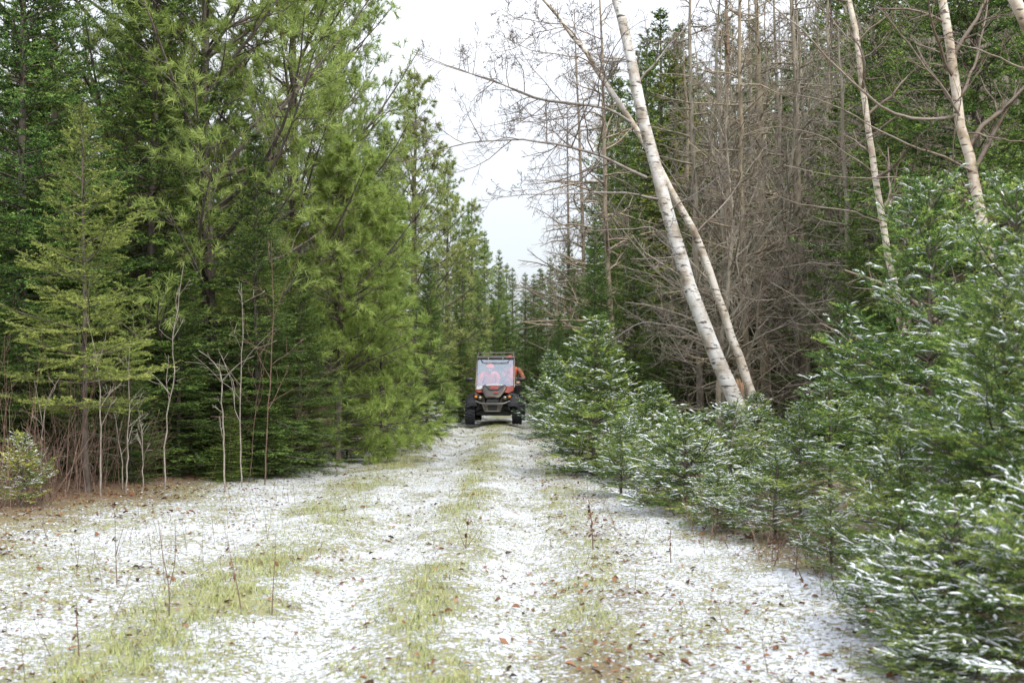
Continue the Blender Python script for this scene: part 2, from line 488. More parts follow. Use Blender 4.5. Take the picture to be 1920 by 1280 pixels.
def pine(seed, H, Rm, cb, wsp=0.55, nb=5, el=(18, 58), curl=0.35, tufts=26, nl=0.085, nw=0.0042, twigs=(0.32, 11), shape=0.6, r0=None, lean=0.02, up=0.25, sub=3):
    """White pine: whorls of rising limbs, twigs that end in brushes of long soft needles."""
    rng = np.random.default_rng(seed)
    trunk, limbs, crown = MB(), MB(), MB()
    K = 14
    tz = np.linspace(0, 1, K)
    ln_ = np.cumsum(rng.normal(size=(K, 2)) * lean * H / K, axis=0); ln_[0] = 0
    tp = np.column_stack([ln_, tz * H])
    r0 = r0 or 0.0095 * H + 0.01
    trunk.tubes(tp[None], (r0 * (1 - tz) ** 0.8 + 0.005)[None], 8)
    br, bl = [], []
    z = cb
    while z < H - 0.15:
        u = (z - cb) / (H - cb)
        k = nb + rng.integers(-1, 2); a0 = rng.random() * 6.28
        for j in range(k):
            az = a0 + j * 6.283 / k + rng.normal() * 0.25
            L = Rm * ((1 - u) ** shape * (0.7 + 0.3 * min(1, u / 0.2)) + 0.06) * (0.5 + 0.75 * rng.random())
            e = R(el[0] + (el[1] - el[0]) * u + rng.normal() * 8)
            t = np.linspace(0, 1, 8)
            aa = az + rng.normal() * 0.25 * t
            c = np.array([np.interp(z, tp[:, 2], tp[:, 0]), np.interp(z, tp[:, 2], tp[:, 1]), z])
            h = L * t * math.cos(e) * (1 - 0.15 * t * curl)
            zz = L * (math.sin(e) * t + curl * t ** 2.2 * (1 - 0.5 * u))
            br.append(c + np.column_stack([np.cos(aa) * h, np.sin(aa) * h, zz])); bl.append(L)
        z += wsp * (0.75 + 0.5 * rng.random()) * (1 - 0.3 * u)
    br = np.array(br); bl = np.array(bl)
    rb = (0.004 + 0.011 * bl)[:, None] * np.linspace(1, 0.2, 8)[None, :]
    limbs.tubes(br, rb, 5)
    Q, rq = spawn(rng, br, rb, twigs[1], 0.22, 0.98, 48, twigs[0], 5, up=up, jit=0.12, tl=0.55)
    thin = rng.random(len(Q)) < np.clip(np.repeat(bl, twigs[1]) / (0.45 * Rm), 0.25, 1)     # short top limbs carry fewer twigs
    Q, rq = Q[thin], rq[thin]
    limbs.tubes(Q, np.maximum(rq, 0.0018), 3)
    Q2, rq2 = spawn(rng, Q, rq, sub, 0.3, 0.95, 42, 0.5, 2, up=up * 0.6, jit=0.10, tl=0.4)
    limbs.tubes(Q2, np.maximum(rq2, 0.0014), 3)
    ends = np.concatenate([Q2, Q[:, 3:5], br[:, 6:8], tp[None, -2:]])
    A, B = ends[:, 0].copy(), ends[:, 1].copy()
    D = norm(B - A); Ls = np.minimum(np.linalg.norm(B - A, axis=1), 0.16)[:, None]
    A = B - D * Ls
    n = tufts
    i = np.repeat(np.arange(len(A)), n)
    t = rng.random(len(i)) ** 0.7
    ax = D[i]
    rv = rng.normal(size=(len(i), 3))
    rad = norm(rv - (rv * ax).sum(1, keepdims=True) * ax)
    a = np.radians(np.clip(36 + 15 * rng.normal(size=len(i)), 5, 85))[:, None]
    d = norm(ax * np.cos(a) + rad * np.sin(a) + np.array([0, 0, -0.16]))
    l = (nl * (0.65 + 0.6 * rng.random(len(i))))[:, None]
    base = A[i] + (B - A)[i] * t[:, None]
    s = norm(np.cross(d, norm(rng.normal(size=(len(i), 3))))) * nw * 0.5
    V = np.stack([base - s, base + s, base + d * l], 1).reshape(-1, 3)
    tuft_t = 0.5 + 0.14 * rng.normal(size=len(A))
    tuft_t[rng.random(len(A)) < 0.03] = 0.02               # a few browned brushes
    c = np.clip(tuft_t[i] + 0.12 * rng.normal(size=len(i)), 0, 1)
    crown.add(V, np.arange(len(V)).reshape(-1, 3), np.repeat(c, 3))
    return dict(trunk=trunk, limbs=limbs, crown=crown, snow=None, H=H, R=Rm)

MESH = {}
def make_kind(key, g, mat, barkmat='bark'):
    """Turn a grown tree into shared mesh data."""
    d = dict(H=g['H'], R=g['R'])
    d['trunk'] = g['trunk'].mesh(key + '_trunk', M[barkmat], True)
    d['limbs'] = g['limbs'].mesh(key + '_limbs', M[barkmat])
    d['crown'] = g['crown'].mesh(key + '_crown', M[mat])
    d['snow'] = g['snow'].mesh(key + '_snow', M['snow'], True) if g['snow'] is not None else None
    MESH[key] = d

def plant_tree(key, name, px, d, top, label, cat='tree', group=None, wide=1.0, rot=None, colour=(1, 1, 1), y_base=None, x=None):
    """A tree of a kind standing where the photograph shows it; top = picture row of its tip."""
    k = MESH[key]
    X = (px - HX) / FPX * d if x is None else x
    zg = float(gz(X, d)) - 0.02
    H = EYE + (HY - top) / FPX * d - zg
    s = H / k['H']
    root = link(name, None, loc=(X, d, zg))
    root.empty_display_size = 0.2
    root.scale = (s * wide, s * wide, s)
    root.rotation_euler = (0, 0, (px * 0.37 + d * 1.7) % 6.28 if rot is None else rot)
    tag(root, label, cat, group)
    for part in ('trunk', 'limbs', 'crown', 'snow'):
        if k[part] is not None:
            o = link({'limbs': 'branches', 'snow': 'snow_cover'}.get(part, part), k[part], root)
            if part == 'crown':
                o.color = (*colour, 1)
            if part != 'trunk':
                o['kind'] = 'stuff'
    return root
# ------------------------------------------------------------------ the ground
def axis(segs):
    out = []
    for a, b, s in segs:
        n = max(1, int(round((b - a) / s)))
        out.append(np.linspace(a, b, n, endpoint=False))
    out.append([segs[-1][1]])
    return np.concatenate(out)

gx = axis([(-400, -60, 40), (-60, -20, 5), (-20, -8, 0.8), (-8, -5.5, 0.16), (-5.5, 3.6, 0.056), (3.6, 6, 0.16), (6, 20, 0.8), (20, 60, 5), (60, 400, 40)])
gy = axis([(-60, -4, 6), (-4, 4, 0.8), (4, 5.4, 0.12), (5.4, 17, 0.056), (17, 36, 0.11), (36, 60, 0.8), (60, 100, 5), (100, 900, 80)])
GX, GY = np.meshgrid(gx, gy)
def masks(x, y):
    """Snow cover, grass and leaf litter on the ground, 0..1."""
    u = x - trail_x(y)
    n1 = fbm(x * 0.9, y * 0.9, 21, 4); n2 = fbm(x * 2.6, y * 2.0, 33, 3)
    w = (n2 - 0.5) * 0.42 + (n1 - 0.5) * 0.35
    mid = gauss(u + w, 0.25); lft = gauss(u + 1.5 + w, 0.45); rgt = gauss(u - 1.05 + w, 0.25)
    grass = np.clip(1.05 * mid + 1.1 * lft + 0.55 * rgt, 0, 1) * np.clip((n1 - 0.25) * 2.6, 0.35, 1)
    forestL = np.clip((-u - 3.1) / 1.3 + (n1 - 0.5) * 1.2, 0, 1) * np.clip((y - 7) / 4, 0, 1)
    edgeL = -(4.9 - 0.11 * np.clip(y - 14, -3, 12)) - x                 # the left wood begins about here
    woodL = np.clip((edgeL + 1.1) / 1.3 + (n1 - 0.5) * 1.4, 0, 1)
    woodR = np.clip((u - np.interp(y, [5, 8, 12, 20, 30], [2.6, 2.6, 2.1, 1.6, 1.1])) / 0.6 + (n1 - 0.5) * 1.4, 0, 1)
    litter = np.clip(np.maximum(woodL, woodR * 0.75) + 0.5 * gauss(u - 1.3, 0.4) * np.clip((n2 - 0.45) * 4, 0, 1) + 0.5 * gauss(u - 0.95, 0.3) * np.clip((7.9 - y) / 1.2, 0, 1), 0, 1)
    snow = 0.549 - 0.13 * grass - 0.20 * litter + (n2 - 0.5) * 0.20
    far = np.clip((y - 15) / 14, 0, 1)
    snow = snow - 0.04 * far * gauss(u, 1.3) - 0.03 * np.clip((-u - 1.9), 0, 1)
    return np.clip(snow, 0, 1), grass, litter
snow_m, grass_m, litter_m = masks(GX, GY)
V = np.stack([GX, GY, gz(GX, GY)], -1).reshape(-1, 3)
idx = np.arange(len(V)).reshape(GX.shape)
a, b, c, d = idx[:-1, :-1], idx[:-1, 1:], idx[1:, 1:], idx[1:, :-1]
T = np.concatenate([np.stack([a, b, c], -1).reshape(-1, 3), np.stack([a, c, d], -1).reshape(-1, 3)])

def ground_mat():
    m, n, l, bs = nodemat('snowy_trail')
    tc = n.new('ShaderNodeTexCoord')
    def noise(scale, detail, rough=0.55):
        z = n.new('ShaderNodeTexNoise'); z.inputs['Scale'].default_value = scale; z.inputs['Detail'].default_value = detail; z.inputs['Roughness'].default_value = rough
        l.new(tc.outputs['Object'], z.inputs['Vector']); return z
    def attr(nm):
        q = n.new('ShaderNodeAttribute'); q.attribute_name = nm; return q
    def math_(op, p, q):
        z = n.new('ShaderNodeMath'); z.operation = op
        for i, s in enumerate((p, q)):
            if isinstance(s, (int, float)): z.inputs[i].default_value = s
            else: l.new(s, z.inputs[i])
        return z.outputs[0]
    nf, nm, nc = noise(34, 6, 0.65), noise(9, 4), noise(75, 3)
    fine = math_('ADD', math_('ADD', math_('MULTIPLY', nf.outputs['Fac'], 1.15), math_('MULTIPLY', nm.outputs['Fac'], 0.45)), -0.30)
    # cover minus noise, sharpened
    x = math_('SUBTRACT', attr('snow').outputs['Fac'], fine)
    mr = n.new('ShaderNodeMapRange'); mr.interpolation_type = 'SMOOTHSTEP'
    mr.inputs['From Min'].default_value, mr.inputs['From Max'].default_value = -0.07, 0.07
    l.new(x, mr.inputs['Value'])
    soil = ramp(n, [(0.30, (0.055, 0.036, 0.024)), (0.5, (0.15, 0.095, 0.055)), (0.68, (0.25, 0.17, 0.11))])
    l.new(nc.outputs['Fac'], soil.inputs['Fac'])
    grs = ramp(n, [(0.28, (0.08, 0.085, 0.032)), (0.5, (0.25, 0.255, 0.11)), (0.72, (0.40, 0.38, 0.21))])
    l.new(nf.outputs['Fac'], grs.inputs['Fac'])
    mg = n.new('ShaderNodeMixRGB')
    # brown leaf crumbs and soil between the grass; darkest specks imitate shadowed pits
    bn = noise(21, 4, 0.7)
    br_ = n.new('ShaderNodeMapRange'); br_.inputs['From Min'].default_value, br_.inputs['From Max'].default_value = 0.52, 0.60
    l.new(bn.outputs['Fac'], br_.inputs['Value'])
    l.new(math_('MAXIMUM', attr('litter').outputs['Fac'], math_('MULTIPLY', br_.outputs['Result'], math_('SUBTRACT', 1.0, attr('grass').outputs['Fac']))), mg.inputs['Fac']); l.new(grs.outputs['Color'], mg.inputs['Color1']); l.new(soil.outputs['Color'], mg.inputs['Color2'])
    sc = ramp(n, [(0.3, (0.52, 0.54, 0.585)), (0.65, (0.66, 0.68, 0.72))])
    l.new(nm.outputs['Fac'], sc.inputs['Fac'])
    ms = n.new('ShaderNodeMixRGB')
    l.new(mr.outputs['Result'], ms.inputs['Fac']); l.new(mg.outputs['Color'], ms.inputs['Color1']); l.new(sc.outputs['Color'], ms.inputs['Color2'])
    l.new(ms.outputs['Color'], bs.inputs['Base Color'])
    bs.inputs['Roughness'].default_value = 0.8
    bs.inputs['Specular IOR Level'].default_value = 0.2
    h = math_('ADD', math_('MULTIPLY', mr.outputs['Result'], 0.6), nf.outputs['Fac'])
    bp = n.new('ShaderNodeBump'); bp.inputs['Strength'].default_value = 0.9; bp.inputs['Distance'].default_value = 0.035
    l.new(h, bp.inputs['Height']); l.new(bp.outputs['Normal'], bs.inputs['Normal'])
    return m
ground = link('ground', mesh_from('ground', V, T, ground_mat(), None, True, dict(snow=snow_m.ravel(), grass=grass_m.ravel(), litter=litter_m.ravel())))
tag(ground, 'grassy two-track trail and forest floor dusted with thin snow', kind='structure')

# short grass standing through the snow
grassm = foliage('grass_blades', (0.12, 0.15, 0.045), (0.27, 0.305, 0.11), (0.44, 0.43, 0.22), brown=(0.22, 0.14, 0.07))
rng = np.random.default_rng(5)
def scatter(n, x0, x1, y0, y1, power=1.5):
    t = rng.random(n) ** power
    return rng.uniform(x0, x1, n), y0 + (y1 - y0) * t
gxp, gyp = scatter(420000, -5.2, 3.2, 5.2, 32)
s_, g_, l_ = masks(gxp, gyp)
clump = fbm(gxp * 6, gyp * 6, 77, 2)
keep = rng.random(len(gxp)) < np.clip((0.32 + 0.9 * g_ + 0.25 * (0.6 - s_)) * np.clip((clump - 0.30) * 3.0, 0.03, 1) * np.clip(1 - l_ * 0.6, 0, 1), 0, 1)
gxp, gyp, g_ = gxp[keep], gyp[keep], g_[keep]
n = len(gxp)
base = np.column_stack([gxp, gyp, gz(gxp, gyp) - 0.005])
az = rng.random(n) * 6.28
hgt = (0.016 + 0.036 * rng.random(n) ** 1.5) * (0.7 + 0.8 * g_)
ln_ = rng.uniform(0.3, 1.3, n)
tipv = base + np.column_stack([np.cos(az) * hgt * ln_, np.sin(az) * hgt * ln_, hgt])
sd = np.column_stack([-np.sin(az), np.cos(az), np.zeros(n)]) * (0.0022 + 0.0012 * rng.random(n))[:, None]
mb = MB()
mb.add(np.stack([base - sd, base + sd, tipv], 1).reshape(-1, 3), np.arange(3 * n).reshape(-1, 3),
       np.repeat(np.clip(0.55 + 0.22 * rng.normal(size=n) - 0.5 * (rng.random(n) < 0.18), 0, 1), 3))
tag(link('grass', mb.mesh('grass', grassm)), 'short yellow-green grass standing through the snow on the trail', 'grass', kind='stuff')

# crumbs of snow caught on the grass
sx, sy = scatter(22000, -5.6, 3.0, 5.2, 26, 1.7)
s_, g_, l_ = masks(sx, sy)
keep = rng.random(len(sx)) < np.clip(s_ * 1.4 - 0.30 - 0.8 * g_, 0, 1) * np.clip(1 - l_ * 0.5, 0, 1) * 0.75
sx, sy = sx[keep], sy[keep]
n = len(sx)
rr = rng.uniform(0.004, 0.013, n)
ang = np.arange(5) / 5 * 6.283
ring = np.stack([np.cos(ang), np.sin(ang), np.zeros(5)], -1)
Vs = np.zeros((n, 11, 3))
Vs[:, :5] = ring[None] * (0.8 + 0.5 * rng.random((n, 5, 1)))
Vs[:, 5:10] = ring[None] * 0.7 * (0.7 + 0.5 * rng.random((n, 5, 1))); Vs[:, 5:10, 2] = 0.45 + 0.3 * rng.random((n, 5))
Vs[:, 10, 2] = 0.8 + 0.2 * rng.random(n)
Vs = Vs * rr[:, None, None] * np.array([1.25, 1.25, 0.8]) + np.column_stack([sx, sy, gz(sx, sy) - 0.003])[:, None, :]
f = []
for j in range(5):
    k = (j + 1) % 5
    f += [[j, k, 5 + k], [j, 5 + k, 5 + j], [5 + j, 5 + k, 10]]
F = (np.array(f)[None] + (np.arange(n) * 11)[:, None, None]).reshape(-1, 3)
tag(link('snow_crumbs', mesh_from('snow_crumbs', Vs.reshape(-1, 3), F, M['snow'], None, True)), 'loose crumbs of snow lying on the grass of the trail', 'snow', kind='stuff')

# fallen leaves
leafm = foliage('dead_leaves', (0.070, 0.032, 0.019), (0.165, 0.080, 0.042), (0.30, 0.175, 0.095), brown=(0.030, 0.018, 0.013))
lx, ly = scatter(60000, -8.5, 4.5, 5.2, 32, 1.4)
s_, g_, l_ = masks(lx, ly)
u = lx - trail_x(ly)
drift = np.clip((fbm(lx * 2.2, ly * 2.2, 61, 3) - 0.38) * 5, 0.15, 1.9)      # leaves gather in drifts
keep = rng.random(len(lx)) < drift * np.clip(0.12 + 0.50 * l_ + 0.14 * gauss(u - 1.2, 0.8) + 0.22 * gauss(u + 3.4, 1.1), 0, 1)
lx, ly = lx[keep], ly[keep]
n = len(lx)
sz = rng.uniform(0.008, 0.027, n) * (1 + 0.6 * (rng.random(n) < 0.08))
az = rng.random(n) * 6.28
ct = np.column_stack([lx, ly, gz(lx, ly) + 0.006 + 0.010 * rng.random(n)])
e1 = np.column_stack([np.cos(az), np.sin(az), rng.normal(size=n) * 0.25])
e2 = np.column_stack([-np.sin(az), np.cos(az), rng.normal(size=n) * 0.30])
cu = rng.uniform(0.1, 0.6, n)[:, None] * np.array([0, 0, 1.0])
q = sz[:, None]
LV = np.stack([ct - e1 * q, ct - e1 * q * 0.2 + e2 * q * 0.55 + cu * q, ct + e1 * q * 0.5 + e2 * q * 0.4 + cu * q * 0.8, ct + e1 * q,
               ct + e1 * q * 0.5 - e2 * q * 0.4 + cu * q * 0.8, ct - e1 * q * 0.2 - e2 * q * 0.55 + cu * q, ct + e1 * q * 0.1], 1)
lf = np.array([[0, 6, 1], [1, 6, 2], [2, 6, 3], [3, 6, 4], [4, 6, 5], [5, 6, 0]])
F = (lf[None] + (np.arange(n) * 7)[:, None, None]).reshape(-1, 3)
tag(link('fallen_leaves', mesh_from('fallen_leaves', LV.reshape(-1, 3), F, leafm, np.repeat(np.clip(rng.normal(0.45, 0.22, n), 0, 1), 7))),
    'brown fallen leaves littering the snow and the forest floor', 'leaves', kind='stuff')
# ------------------------------------------------------------------ conifers
make_kind('spruce_a', conifer(11, 10.0, 2.2, 0.25, wsp=0.36, nb=6, s2=0.165, s3=0.15, nsp=0.0095, nl=0.040, nw=0.0140, dead=20, shape=0.8, inner=0.12, l2=0.52, r0=0.075, inter=4), 'spruce')
make_kind('spruce_b', conifer(12, 9.0, 1.85, 0.4, wsp=0.35, nb=6, s2=0.16, s3=0.145, nsp=0.0090, nl=0.040, nw=0.0135, el=(-4, 45), droop=0.34, dead=24, inner=0.12, l2=0.52, r0=0.070, inter=4), 'spruce')
make_kind('fir_y', conifer(13, 4.6, 1.35, 1.0, wsp=0.31, nb=5, s2=0.15, s3=0.115, nsp=0.0046, nl=0.032, nw=0.0070, el=(10, 50), droop=0.22, sparse=0.10, dead=16, l2=0.58, r0=0.034, l3=0.07), 'fir')
make_kind('youngfir_a', conifer(14, 2.2, 1.05, 0.05, wsp=0.21, nb=6, s2=0.12, s3=0.11, nsp=0.0042, nl=0.030, nw=0.0066, snow=0.30, el=(10, 55), droop=0.18, l2=0.55, l3=0.07, sw=0.34), 'youngfir')
make_kind('youngfir_b', conifer(15, 2.9, 1.30, 0.42, wsp=0.26, nb=6, s2=0.13, s3=0.11, nsp=0.0038, nl=0.030, nw=0.0056, snow=0.26, el=(12, 54), droop=0.20, shape=0.72, l2=0.56, l3=0.075, sw=0.30), 'youngfir')
make_kind('youngfir_c', conifer(16, 1.25, 0.85, 0.12, wsp=0.17, nb=6, s2=0.11, s3=0.10, nsp=0.0040, nl=0.028, nw=0.0058, snow=0.45, el=(14, 55), droop=0.12, shape=0.7, l2=0.56, l3=0.07, sw=0.32), 'youngfir')
make_kind('youngfir_d', conifer(21, 1.7, 0.95, 0.20, wsp=0.22, nb=5, s2=0.12, s3=0.105, nsp=0.0042, nl=0.030, nw=0.0062, snow=0.38, el=(16, 58), droop=0.16, shape=0.65, l2=0.58, sparse=0.15, lean=0.05, l3=0.07, sw=0.32), 'youngfir')
make_kind('pine_a', pine(17, 9.6, 2.9, 1.0, wsp=0.48, nb=5, el=(8, 52), twigs=(0.27, 11), tufts=26, nl=0.125, nw=0.0090, up=0.12), 'pine')
make_kind('pine_b', pine(18, 5.1, 1.75, 0.25, wsp=0.40, nb=5, twigs=(0.36, 11), tufts=30, el=(-4, 48), curl=0.22, shape=0.7, nl=0.12, nw=0.0090, up=0.08), 'pine')
make_kind('spruce_c', conifer(19, 8.0, 1.60, 0.3, wsp=0.40, nb=6, s2=0.20, s3=0.17, nsp=0.012, nl=0.050, nw=0.019, l2=0.5), 'spruce')
make_kind('pine_c', pine(20, 9.0, 2.1, 0.6, wsp=0.42, nb=5, el=(0, 50), twigs=(0.30, 9), tufts=16, nl=0.13, nw=0.016, shape=0.8, sub=2, up=0.1), 'pine')

GL, GR, GF = 'conifers lining the left side of the trail', 'conifers lining the right side of the trail', 'young snowy firs at the right edge of the trail'
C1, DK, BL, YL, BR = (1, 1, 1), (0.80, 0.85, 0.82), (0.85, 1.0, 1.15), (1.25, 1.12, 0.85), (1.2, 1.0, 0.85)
# left side, near to far
T_ = plant_tree
T_('fir_y', 'fir_tree', 165, 14.6, 195, 'yellow-green young fir with a bare grey stem and layered open boughs', group=GL, wide=1.0, colour=(1, 1, 1))
T_('spruce_a', 'spruce_tree', 40, 16.8, -480, 'big dense dark blue-green spruce at the left picture edge', group=GL, colour=(0.95, 1.12, 1.1), wide=1.05)
T_('spruce_b', 'spruce_tree', 285, 18.0, -330, 'dark green spruce behind the yellow-green young fir', group=GL, colour=(0.95, 1.0, 0.9), wide=1.15)
T_('pine_a', 'white_pine', 395, 18.6, -450, 'tall white pine with a dark trunk and rising limbs, behind the Y-forked sapling', group=GL, rot=0.4, colour=(1.15, 1.12, 1.05))
T_('pine_a', 'white_pine', 545, 20.6, -330, 'tall loose white pine with a long dark limb curving up against the sky', group=GL, rot=2.6, wide=0.9, colour=(1.12, 1.12, 1.0))
T_('pine_b', 'white_pine', 635, 20.0, 270, 'bright yellow-green bushy young white pine with feathery needles beside the trail', group=GL, wide=1.10, colour=(1.2, 1.2, 1.05))
T_('pine_b', 'white_pine', 715, 22.8, 540, 'small bright white pine with low fans of needles reaching over the trail', group=GL, wide=1.25, rot=1.1, colour=(1.2, 1.2, 1.05))
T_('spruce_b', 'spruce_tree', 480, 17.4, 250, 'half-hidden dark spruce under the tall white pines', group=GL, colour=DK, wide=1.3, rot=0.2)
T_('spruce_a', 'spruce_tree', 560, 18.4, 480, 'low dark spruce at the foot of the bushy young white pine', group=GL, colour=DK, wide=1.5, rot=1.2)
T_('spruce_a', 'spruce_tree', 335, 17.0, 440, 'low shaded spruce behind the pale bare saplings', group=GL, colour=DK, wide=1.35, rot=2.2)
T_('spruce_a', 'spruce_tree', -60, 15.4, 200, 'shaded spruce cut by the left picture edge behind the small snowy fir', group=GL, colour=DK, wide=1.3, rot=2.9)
T_('youngfir_d', 'fir_tree', 40, 13.2, 815, 'waist-high yellow-green fir with flecks of snow at the left edge', group=GL, wide=0.95, colour=(1.6, 1.3, 0.95), rot=4.0)
T_('spruce_b', 'spruce_tree', 430, 16.6, 760, 'low green spruce between the Y-forked sapling and the trail', group=GL, wide=2.0, colour=(1.25, 1.2, 1.0))
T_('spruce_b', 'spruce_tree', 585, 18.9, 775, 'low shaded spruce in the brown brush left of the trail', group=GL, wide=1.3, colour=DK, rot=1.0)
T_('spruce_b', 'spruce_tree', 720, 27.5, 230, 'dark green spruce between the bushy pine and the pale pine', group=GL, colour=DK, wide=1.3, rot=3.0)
T_('pine_c', 'white_pine', 775, 33.0, 128, 'pale tall pointed pine whose tip stands alone against white sky', group=GL, colour=(1.2, 1.05, 1.2), wide=1.15)
T_('spruce_a', 'spruce_tree', 800, 27.0, 470, 'dark spruce leaning over the trail just left of the off-road vehicle', group=GL, colour=(0.9, 1.0, 0.85), wide=1.0, rot=0.7)
T_('spruce_b', 'spruce_tree', 765, 25.0, 640, 'short dark spruce at the trail edge below the feathery pine fans', group=GL, colour=(0.9, 1.0, 0.85), wide=1.5, rot=5.0)
T_('pine_c', 'white_pine', 838, 37.0, 300, 'slender pale pine right of the pale pointed pine', group=GL, colour=(1.05, 1.05, 1.1), rot=2.0, wide=0.9)
T_('spruce_c', 'spruce_tree', 866, 36.0, 480, 'green spruce standing straight behind the vehicle roof rack', group=GL, colour=(1.1, 1.1, 0.9), rot=0.2)
T_('pine_c', 'white_pine', 884, 44.0, 375, 'yellowish pine in the receding left row with its tip at the sky gap', group=GL, colour=(1.0, 1.05, 1.1), rot=4.0)
T_('spruce_c', 'spruce_tree', 908, 47.0, 430, 'mid-green spruce with its tip at the sky gap, next beyond the yellowish pine', group=GL, colour=(1.3, 1.3, 1.0), rot=1.4)
T_('spruce_c', 'spruce_tree', 936, 54.0, 466, 'far spruce on the left flank of the sky gap', group=GL, colour=(1.3, 1.3, 1.05), rot=2.4)
T_('spruce_c', 'spruce_tree', 962, 64.0, 500, 'small-looking far spruce at the lowest corner of the sky gap', group=GL, colour=(1.3, 1.3, 1.1), rot=3.4)
T_('spruce_c', 'spruce_tree', 925, 41.0, 560, 'low green spruce right behind the vehicle', group=GL, colour=(1.0, 1.1, 0.9), wide=1.5, rot=5.4)
T_('pine_a', 'white_pine', 250, 20.5, -520, 'tall white pine whose yellow-green top fills the sky above the young fir', group=GL, rot=4.4)
T_('pine_a', 'white_pine', 640, 24.0, -60, 'loose white pine whose thin outer tufts hang against the white sky', group=GL, rot=5.6, wide=0.75)
T_('spruce_c', 'spruce_tree', 895, 50.0, 520, 'rounded green spruce above the left end of the vehicle roof rack', group=GL, colour=(1.1, 1.15, 0.95), wide=1.6, rot=0.5)
T_('spruce_c', 'spruce_tree', 985, 52.0, 545, 'rounded green spruce in the trail line just above the driver', group=GR, colour=(1.1, 1.15, 0.95), wide=1.6, rot=1.5)
T_('spruce_c', 'spruce_tree', 950, 46.0, 590, 'short green spruce closing the trail right above the windshield', group=GL, colour=(1.0, 1.1, 0.9), wide=1.9, rot=2.5)
T_('spruce_b', 'spruce_tree', 862, 33.0, 600, 'low dark spruce crowding the vehicle from the left', group=GL, colour=(0.95, 1.05, 0.9), wide=1.7, rot=3.5)
T_('spruce_b', 'spruce_tree', 650, 20.3, 730, 'low spruce skirt below the bushy young white pine', group=GL, wide=2.0, rot=0.8, colour=(1.1, 1.1, 0.95))
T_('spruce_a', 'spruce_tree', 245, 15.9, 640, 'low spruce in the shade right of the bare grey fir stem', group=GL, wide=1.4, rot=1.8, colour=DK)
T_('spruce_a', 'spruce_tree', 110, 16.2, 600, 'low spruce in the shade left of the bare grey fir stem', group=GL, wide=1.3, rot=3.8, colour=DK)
T_('spruce_b', 'spruce_tree', 505, 17.2, 700, 'low spruce behind the tall brown bare sapling', group=GL, wide=1.9, rot=4.8)
# right side, far to near
T_('spruce_c', 'spruce_tree', 1000, 66.0, 512, 'far spruce closing the end of the trail below the sky gap', group=GR, colour=(1.2, 1.25, 1.1), rot=0.9, wide=1.3)
T_('spruce_c', 'spruce_tree', 1032, 58.0, 480, 'far spruce on the right flank of the sky gap', group=GR, colour=(1.2, 1.25, 1.1), rot=1.9)
T_('spruce_c', 'spruce_tree', 1066, 48.0, 440, 'mid-distance spruce below the bare twigs of the sky gap', group=GR, colour=(1.05, 1.15, 0.95), rot=2.9)
T_('spruce_c', 'spruce_tree', 1008, 42.0, 585, 'low dark spruce right behind the driver', group=GR, colour=(0.9, 1.05, 0.9), rot=4.9, wide=1.6)
T_('spruce_a', 'spruce_tree', 1118, 31.0, 415, 'dense blue-green spruce left of the leaning birches', group=GR, colour=(1.0, 1.2, 1.1), wide=1.05, rot=3.3)
T_('spruce_b', 'spruce_tree', 1050, 30.0, 590, 'low spruce between the vehicle and the blue-green spruce', group=GR, colour=(0.95, 1.1, 0.95), wide=1.6, rot=1.3)
T_('spruce_c', 'spruce_tree', 1262, 38.0, 55, 'tall brownish-green spruce behind the upper trunk of the thick leaning birch', group=GR, colour=(1.6, 1.25, 0.95), wide=1.3, rot=0.3)
T_('spruce_c', 'spruce_tree', 1175, 36.0, 250, 'spruce half hidden behind the leaning birch trunk', group=GR, colour=(1.2, 1.15, 0.95), wide=1.1, rot=4.4)
T_('spruce_a', 'spruce_tree', 1230, 25.0, 590, 'low dark spruce in the shade left of the birch feet', group=GR, colour=DK, wide=1.5, rot=5.3)
T_('spruce_b', 'spruce_tree', 1640, 24.0, -60, 'dark spruce standing behind the bare brown larches at upper right', group=GR, colour=(1.1, 1.1, 0.9), wide=1.25, rot=2.3)
T_('spruce_a', 'spruce_tree', 1830, 18.5, -480, 'tall dark spruce behind the white birch at upper right', group=GR, colour=(1.0, 1.1, 0.95), wide=1.2, rot=1.6)
T_('spruce_b', 'spruce_tree', 1990, 15.0, -300, 'dark spruce cut off by the right picture edge', group=GR, colour=(1.0, 1.1, 0.95), wide=1.2, rot=0.6)
T_('spruce_a', 'spruce_tree', 1190, 27.5, 400, 'full green spruce just left of the thick birch trunk', group=GR, colour=(1.0, 1.1, 0.95), wide=1.1, rot=2.0)
T_('spruce_c', 'spruce_tree', 1078, 37.0, 500, 'green spruce filling the space beside the blue-green spruce', group=GR, colour=(1.1, 1.15, 1.0), wide=1.4, rot=3.0)
T_('spruce_b', 'spruce_tree', 1300, 27.0, 330, 'dark spruce seen between the two leaning birch trunks', group=GR, colour=DK, wide=1.2, rot=0.4)
T_('spruce_b', 'spruce_tree', 1415, 26.5, 450, 'dark spruce low among the bare larch poles', group=GR, colour=DK, wide=1.4, rot=1.4)
T_('spruce_a', 'spruce_tree', 1600, 19.0, 380, 'green spruce peeping out left of the slim grey-white birch', group=GR, colour=(1.0, 1.05, 0.9), wide=0.9, rot=5.4)
